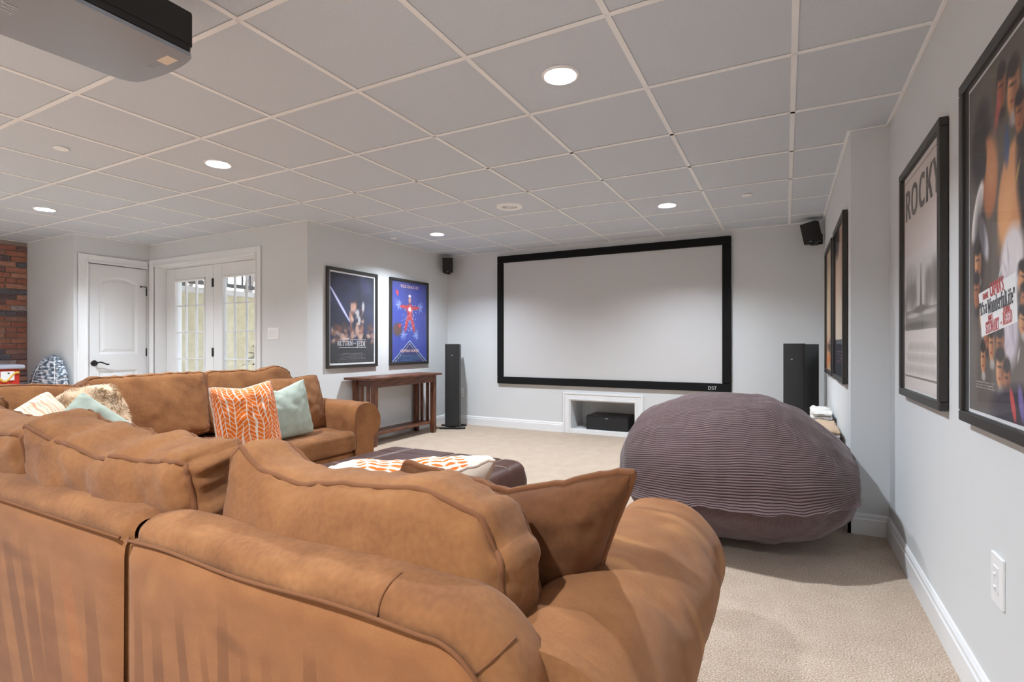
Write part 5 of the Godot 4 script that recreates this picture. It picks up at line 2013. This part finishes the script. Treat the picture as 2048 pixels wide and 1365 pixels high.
	fine_print(im, 402, 5, 7, 3, 40, 262, rgb8(70, 176, 190), 5)
	p = poster("framed bright blue poster with a red figure and sparks, nearest the corner", Vector3(lx, 1.341, -5.075), left, Vector2(0.735, 1.035), im, 0.0)
	ink_at(p, "YULE CRACK UP!", 0.046, mats.pink_ink, 0.0, 0.432, "Droid Serif", true, 0.88)
	ink_at(p, "CHRISTMAS VACATION", 0.042, mats.pink_ink, 0.0, -0.350, "Droid Serif", true, 0.72)
	# pale print with a grey park and a heavy title
	im = gradient_image(330, 480, rgb8(232, 220, 214), rgb8(226, 214, 208))
	rng.seed = 53
	for y in range(185, 350):
		var k := clampf((y - 185) / 40.0, 0, 1)
		im.fill_rect(Rect2i(8, y, 314, 1), rgb8(230, 220, 216).lerp(rgb8(206, 200, 196), k))
	for k in 60:
		var x := rng.randf_range(10, 318)
		if x > 120 and x < 210:
			continue
		patch(im, x, 270 + rng.randf_range(-26, 24), rng.randf_range(8, 20), rng.randf_range(14, 30), 0, rgb8(126, 118, 110), 0.6, 0.45)
	for k in 8:
		patch(im, 40 + k * 9, 225 + rng.randf_range(-10, 10), 4, 22, 0, rgb8(190, 182, 178), 0.3, 0.7)
	im.fill_rect(Rect2i(8, 306, 314, 44), rgb8(150, 142, 132))
	for k in 10:
		patch(im, 165, 300 - k * 9.0, 11.0 - k * 0.9, 7, 0, rgb8(112, 104, 96), 0.2)
	patch(im, 165, 308, 70, 9, 0, rgb8(116, 108, 98), 0.25)
	patch(im, 90, 318, 60, 5, 0, rgb8(206, 200, 194), 0.4)
	patch(im, 235, 316, 60, 5, 0, rgb8(200, 194, 188), 0.4)
	patch(im, 120, 340, 110, 8, 0, rgb8(106, 98, 88), 0.4)
	for r in 3:
		fine_print(im, 376 + r * 24, 3, 4, 13, 16, 312, rgb8(188, 180, 168), 60 + r, 0.6)
	im.fill_rect(Rect2i(8, 450, 314, 4), rgb8(132, 120, 104))
	im.fill_rect(Rect2i(8, 10, 314, 2), rgb8(132, 120, 104))
	p = poster("framed pale poster with heavy dark block title above a grey park", Vector3(0.504, 1.345, -2.685), -left, Vector2(0.735, 1.035), im, 0.006)
	ink_at(p, "ROCKY", 0.190, mats.taupe_ink, 0.0, 0.345, "Droid Sans", true, 1.02)
	# dark brown print crowded with peach and white shapes
	im = Image.create(512, 740, false, Image.FORMAT_RGB8)
	im.fill(rgb8(108, 97, 88))
	rng.seed = 54
	for k in 40:
		patch(im, rng.randf_range(0, 512), rng.randf_range(0, 740), rng.randf_range(40, 90), rng.randf_range(30, 80), 0, rgb8(92, 82, 74) if k % 2 else rgb8(118, 107, 97), 0.9, 0.4)
	for k in 70:
		patch(im, rng.randf_range(10, 500), rng.randf_range(10, 330), rng.randf_range(0.8, 1.8), rng.randf_range(0.8, 1.8), 0, rgb8(190, 180, 170), 0.6, 0.7)
	var peach := rgb8(222, 160, 112)
	var tan2 := rgb8(186, 118, 76)
	var deep := rgb8(46, 38, 36)
	# two big facing ovals, plain stand-ins for the painted pair
	patch(im, 82, 150, 62, 92, 0.1, deep, 0.25)
	patch(im, 132, 232, 52, 86, -0.12, tan2, 0.12)
	patch(im, 150, 210, 36, 60, -0.12, peach, 0.4, 0.7)
	patch(im, 96, 196, 20, 44, 0.2, deep, 0.3)
	patch(im, 58, 292, 26, 72, 0.5, rgb8(236, 230, 226), 0.12)
	patch(im, 96, 352, 22, 60, -0.5, rgb8(212, 206, 216), 0.2)
	patch(im, 70, 380, 40, 110, 0.1, deep, 0.3, 0.6)
	patch(im, 262, 300, 72, 104, 0.35, peach, 0.10)
	patch(im, 232, 330, 34, 70, 0.35, rgb8(240, 180, 124), 0.5, 0.8)
	patch(im, 352, 290, 62, 130, -0.2, deep, 0.2)
	for k in 24:
		patch(im, 320 + rng.randf_range(-30, 60), 230 + rng.randf_range(-60, 150), 5, 26, rng.randf_range(-0.8, 0.8), rgb8(212, 172, 96) if k % 2 else rgb8(70, 52, 40), 0.4, 0.7)
	patch(im, 262, 430, 58, 70, 0.3, rgb8(236, 228, 230), 0.18)
	patch(im, 248, 540, 46, 90, -0.1, rgb8(214, 204, 214), 0.2)
	for k in 30:
		patch(im, 240 + rng.randf_range(-50, 60), 520 + rng.randf_range(-110, 90), 4, rng.randf_range(12, 30), rng.randf_range(-0.9, 0.9), rgb8(180, 168, 186) if k % 2 else rgb8(250, 246, 246), 0.5, 0.6)
	# small ovals of the crowd: top, left edge, foot
	for s in [[206, 74, 24, 46, 0.1, 0], [268, 98, 30, 52, 0.15, 1], [300, 160, 22, 40, 0, 0], [352, 90, 24, 42, 0, 1], [420, 120, 30, 50, 0, 0], [60, 404, 22, 40, 0, 1], [52, 470, 20, 40, 0, 0], [92, 520, 20, 38, 0, 1], [120, 566, 18, 36, 0, 0], [150, 590, 18, 36, 0, 1], [96, 620, 16, 34, 0, 1], [198, 592, 22, 40, 0, 0], [200, 640, 24, 40, 0, 1], [236, 660, 18, 38, 0, 0], [320, 470, 26, 30, 0.3, 1], [330, 510, 26, 28, 0.3, 0], [320, 548, 24, 26, 0.3, 1]]:
		patch(im, s[0], s[1] - s[3] * 0.45, s[2] * 1.1, s[3] * 0.7, s[4], deep, 0.25, 0.9)
		patch(im, s[0], s[1], s[2], s[3], s[4], peach if s[5] else tan2, 0.15)
		patch(im, s[0] + s[2] * 0.45, s[1] + s[3] * 0.1, s[2] * 0.55, s[3] * 0.8, s[4], rgb8(126, 78, 54), 0.8, 0.7)
		patch(im, s[0], s[1] - s[3] * 0.72, s[2] * 0.95, s[3] * 0.36, s[4], deep, 0.25, 0.95)
		patch(im, s[0] - s[2] * 0.1, s[1] - s[3] * 0.12, s[2] * 0.5, s[3] * 0.07, s[4], deep, 0.6, 0.7)
		patch(im, s[0] - s[2] * 0.15, s[1] + s[3] * 0.48, s[2] * 0.3, s[3] * 0.06, s[4], rgb8(140, 60, 50), 0.6, 0.8)
		patch(im, s[0] + s[2] * 0.2, s[1] + s[3] * 1.15, s[2] * 0.8, s[3] * 0.3, s[4], rgb8(230, 224, 222) if s[5] else deep, 0.4, 0.6)
	for s in [[186, 60, 0.4, rgb8(196, 92, 84)], [330, 62, -0.3, rgb8(92, 142, 150)], [236, 150, 0.0, rgb8(70, 92, 140)]]:
		patch(im, s[0], s[1] + 50, 14, 40, s[2], s[3], 0.3, 0.8)
	patch(im, 300, 716, 150, 50, -0.05, rgb8(52, 42, 52), 0.2)
	patch(im, 268, 706, 10, 34, -0.4, rgb8(206, 72, 72), 0.2)
	patch(im, 308, 700, 12, 34, -0.3, rgb8(126, 108, 170), 0.3)
	fine_print(im, 672, 3, 6, 3, 44, 170, rgb8(226, 220, 212), 8)
	p = poster("largest framed poster, dark brown with peach faces and a white title card, nearest the camera", Vector3(0.504, 1.345, -1.717), -left, Vector2(0.735, 1.035), im, 0.010)
	var card := new_st()
	var px := func(s: float, t2: float) -> Vector2: return Vector2((s - 0.5) * 0.735, (0.5 - t2) * 1.035)
	var q := [px.call(0.174, 0.633), px.call(0.549, 0.604), px.call(0.562, 0.721), px.call(0.213, 0.753)]
	quad(card, Vector3(q[0].x, q[0].y, 0.0116), Vector3(q[1].x, q[1].y, 0.0116), Vector3(q[2].x, q[2].y, 0.0116), Vector3(q[3].x, q[3].y, 0.0116), Vector3(0, 0, 1))
	obj("title_card", card, mats.plate, p.get_node("print"))
	var tilt := 0.11
	var words := [["FRANK", 0.024, "red_ink", 0.255, 0.643, false, "Droid Sans", 0.62], ["CAPRA'S", 0.052, "red_ink", 0.372, 0.627, true, "Droid Sans", 0.50], ["\"It's a", 0.050, "black_ink", 0.227, 0.676, true, "Droid Serif", 0.44], ["Wonderful", 0.056, "black_ink", 0.371, 0.668, true, "Droid Serif", 0.44], ["Life\"", 0.052, "black_ink", 0.502, 0.660, true, "Droid Serif", 0.48], ["JAMES", 0.020, "red_ink", 0.310, 0.702, false, "Droid Sans", 0.65], ["STEWART", 0.044, "red_ink", 0.328, 0.725, true, "Droid Serif", 0.46], ["-", 0.04, "red_ink", 0.418, 0.716, true, "Droid Sans", 0.7], ["DONNA", 0.020, "red_ink", 0.468, 0.686, false, "Droid Sans", 0.65], ["REED", 0.044, "red_ink", 0.476, 0.708, true, "Droid Serif", 0.52]]
	for w in words:
		var c: Vector2 = px.call(w[3], w[4])
		ink_at(p, w[0], w[1], mats[w[2]], c.x, c.y, w[6], w[5], w[7], tilt, w[6] == "Droid Serif")
	# two posters seen edge-on on the stepped wall
	im = gradient_image(128, 180, rgb8(190, 170, 140), rgb8(204, 168, 128))
	rng.seed = 55
	for k in 24:
		patch(im, rng.randf_range(0, 128), rng.randf_range(0, 180), rng.randf_range(10, 30), rng.randf_range(10, 30), 0, rgb8(196, 160, 124) if k % 2 else rgb8(206, 188, 156), 0.8, 0.5)
	for k in 16:
		patch(im, rng.randf_range(10, 118), rng.randf_range(140, 176), rng.randf_range(8, 20), rng.randf_range(6, 14), 0, rgb8(214, 120, 52) if k % 2 else rgb8(72, 50, 40), 0.4, 0.8)
	p = poster("framed tan poster with orange foot, the edge-on one nearer the screen", Vector3(0.324, 1.345, -4.905), -left, Vector2(0.735, 1.035), im, 0.0)
	im = gradient_image(128, 180, rgb8(206, 176, 150), rgb8(216, 204, 184))
	for k in 20:
		patch(im, rng.randf_range(0, 128), rng.randf_range(20, 120), rng.randf_range(10, 26), rng.randf_range(14, 40), 0, rgb8(204, 152, 130) if k % 2 else rgb8(198, 186, 160), 0.8, 0.5)
	patch(im, 24, 8, 30, 22, 0, rgb8(50, 34, 32), 0.3)
	im.fill_rect(Rect2i(0, 136, 128, 44), rgb8(20, 24, 38))
	fine_print(im, 150, 4, 4, 2, 20, 108, rgb8(220, 150, 150), 8)
	p = poster("framed pink tan poster with a black foot, the edge-on one nearer the camera", Vector3(0.324, 1.345, -4.005), -left, Vector2(0.735, 1.035), im, 0.0)
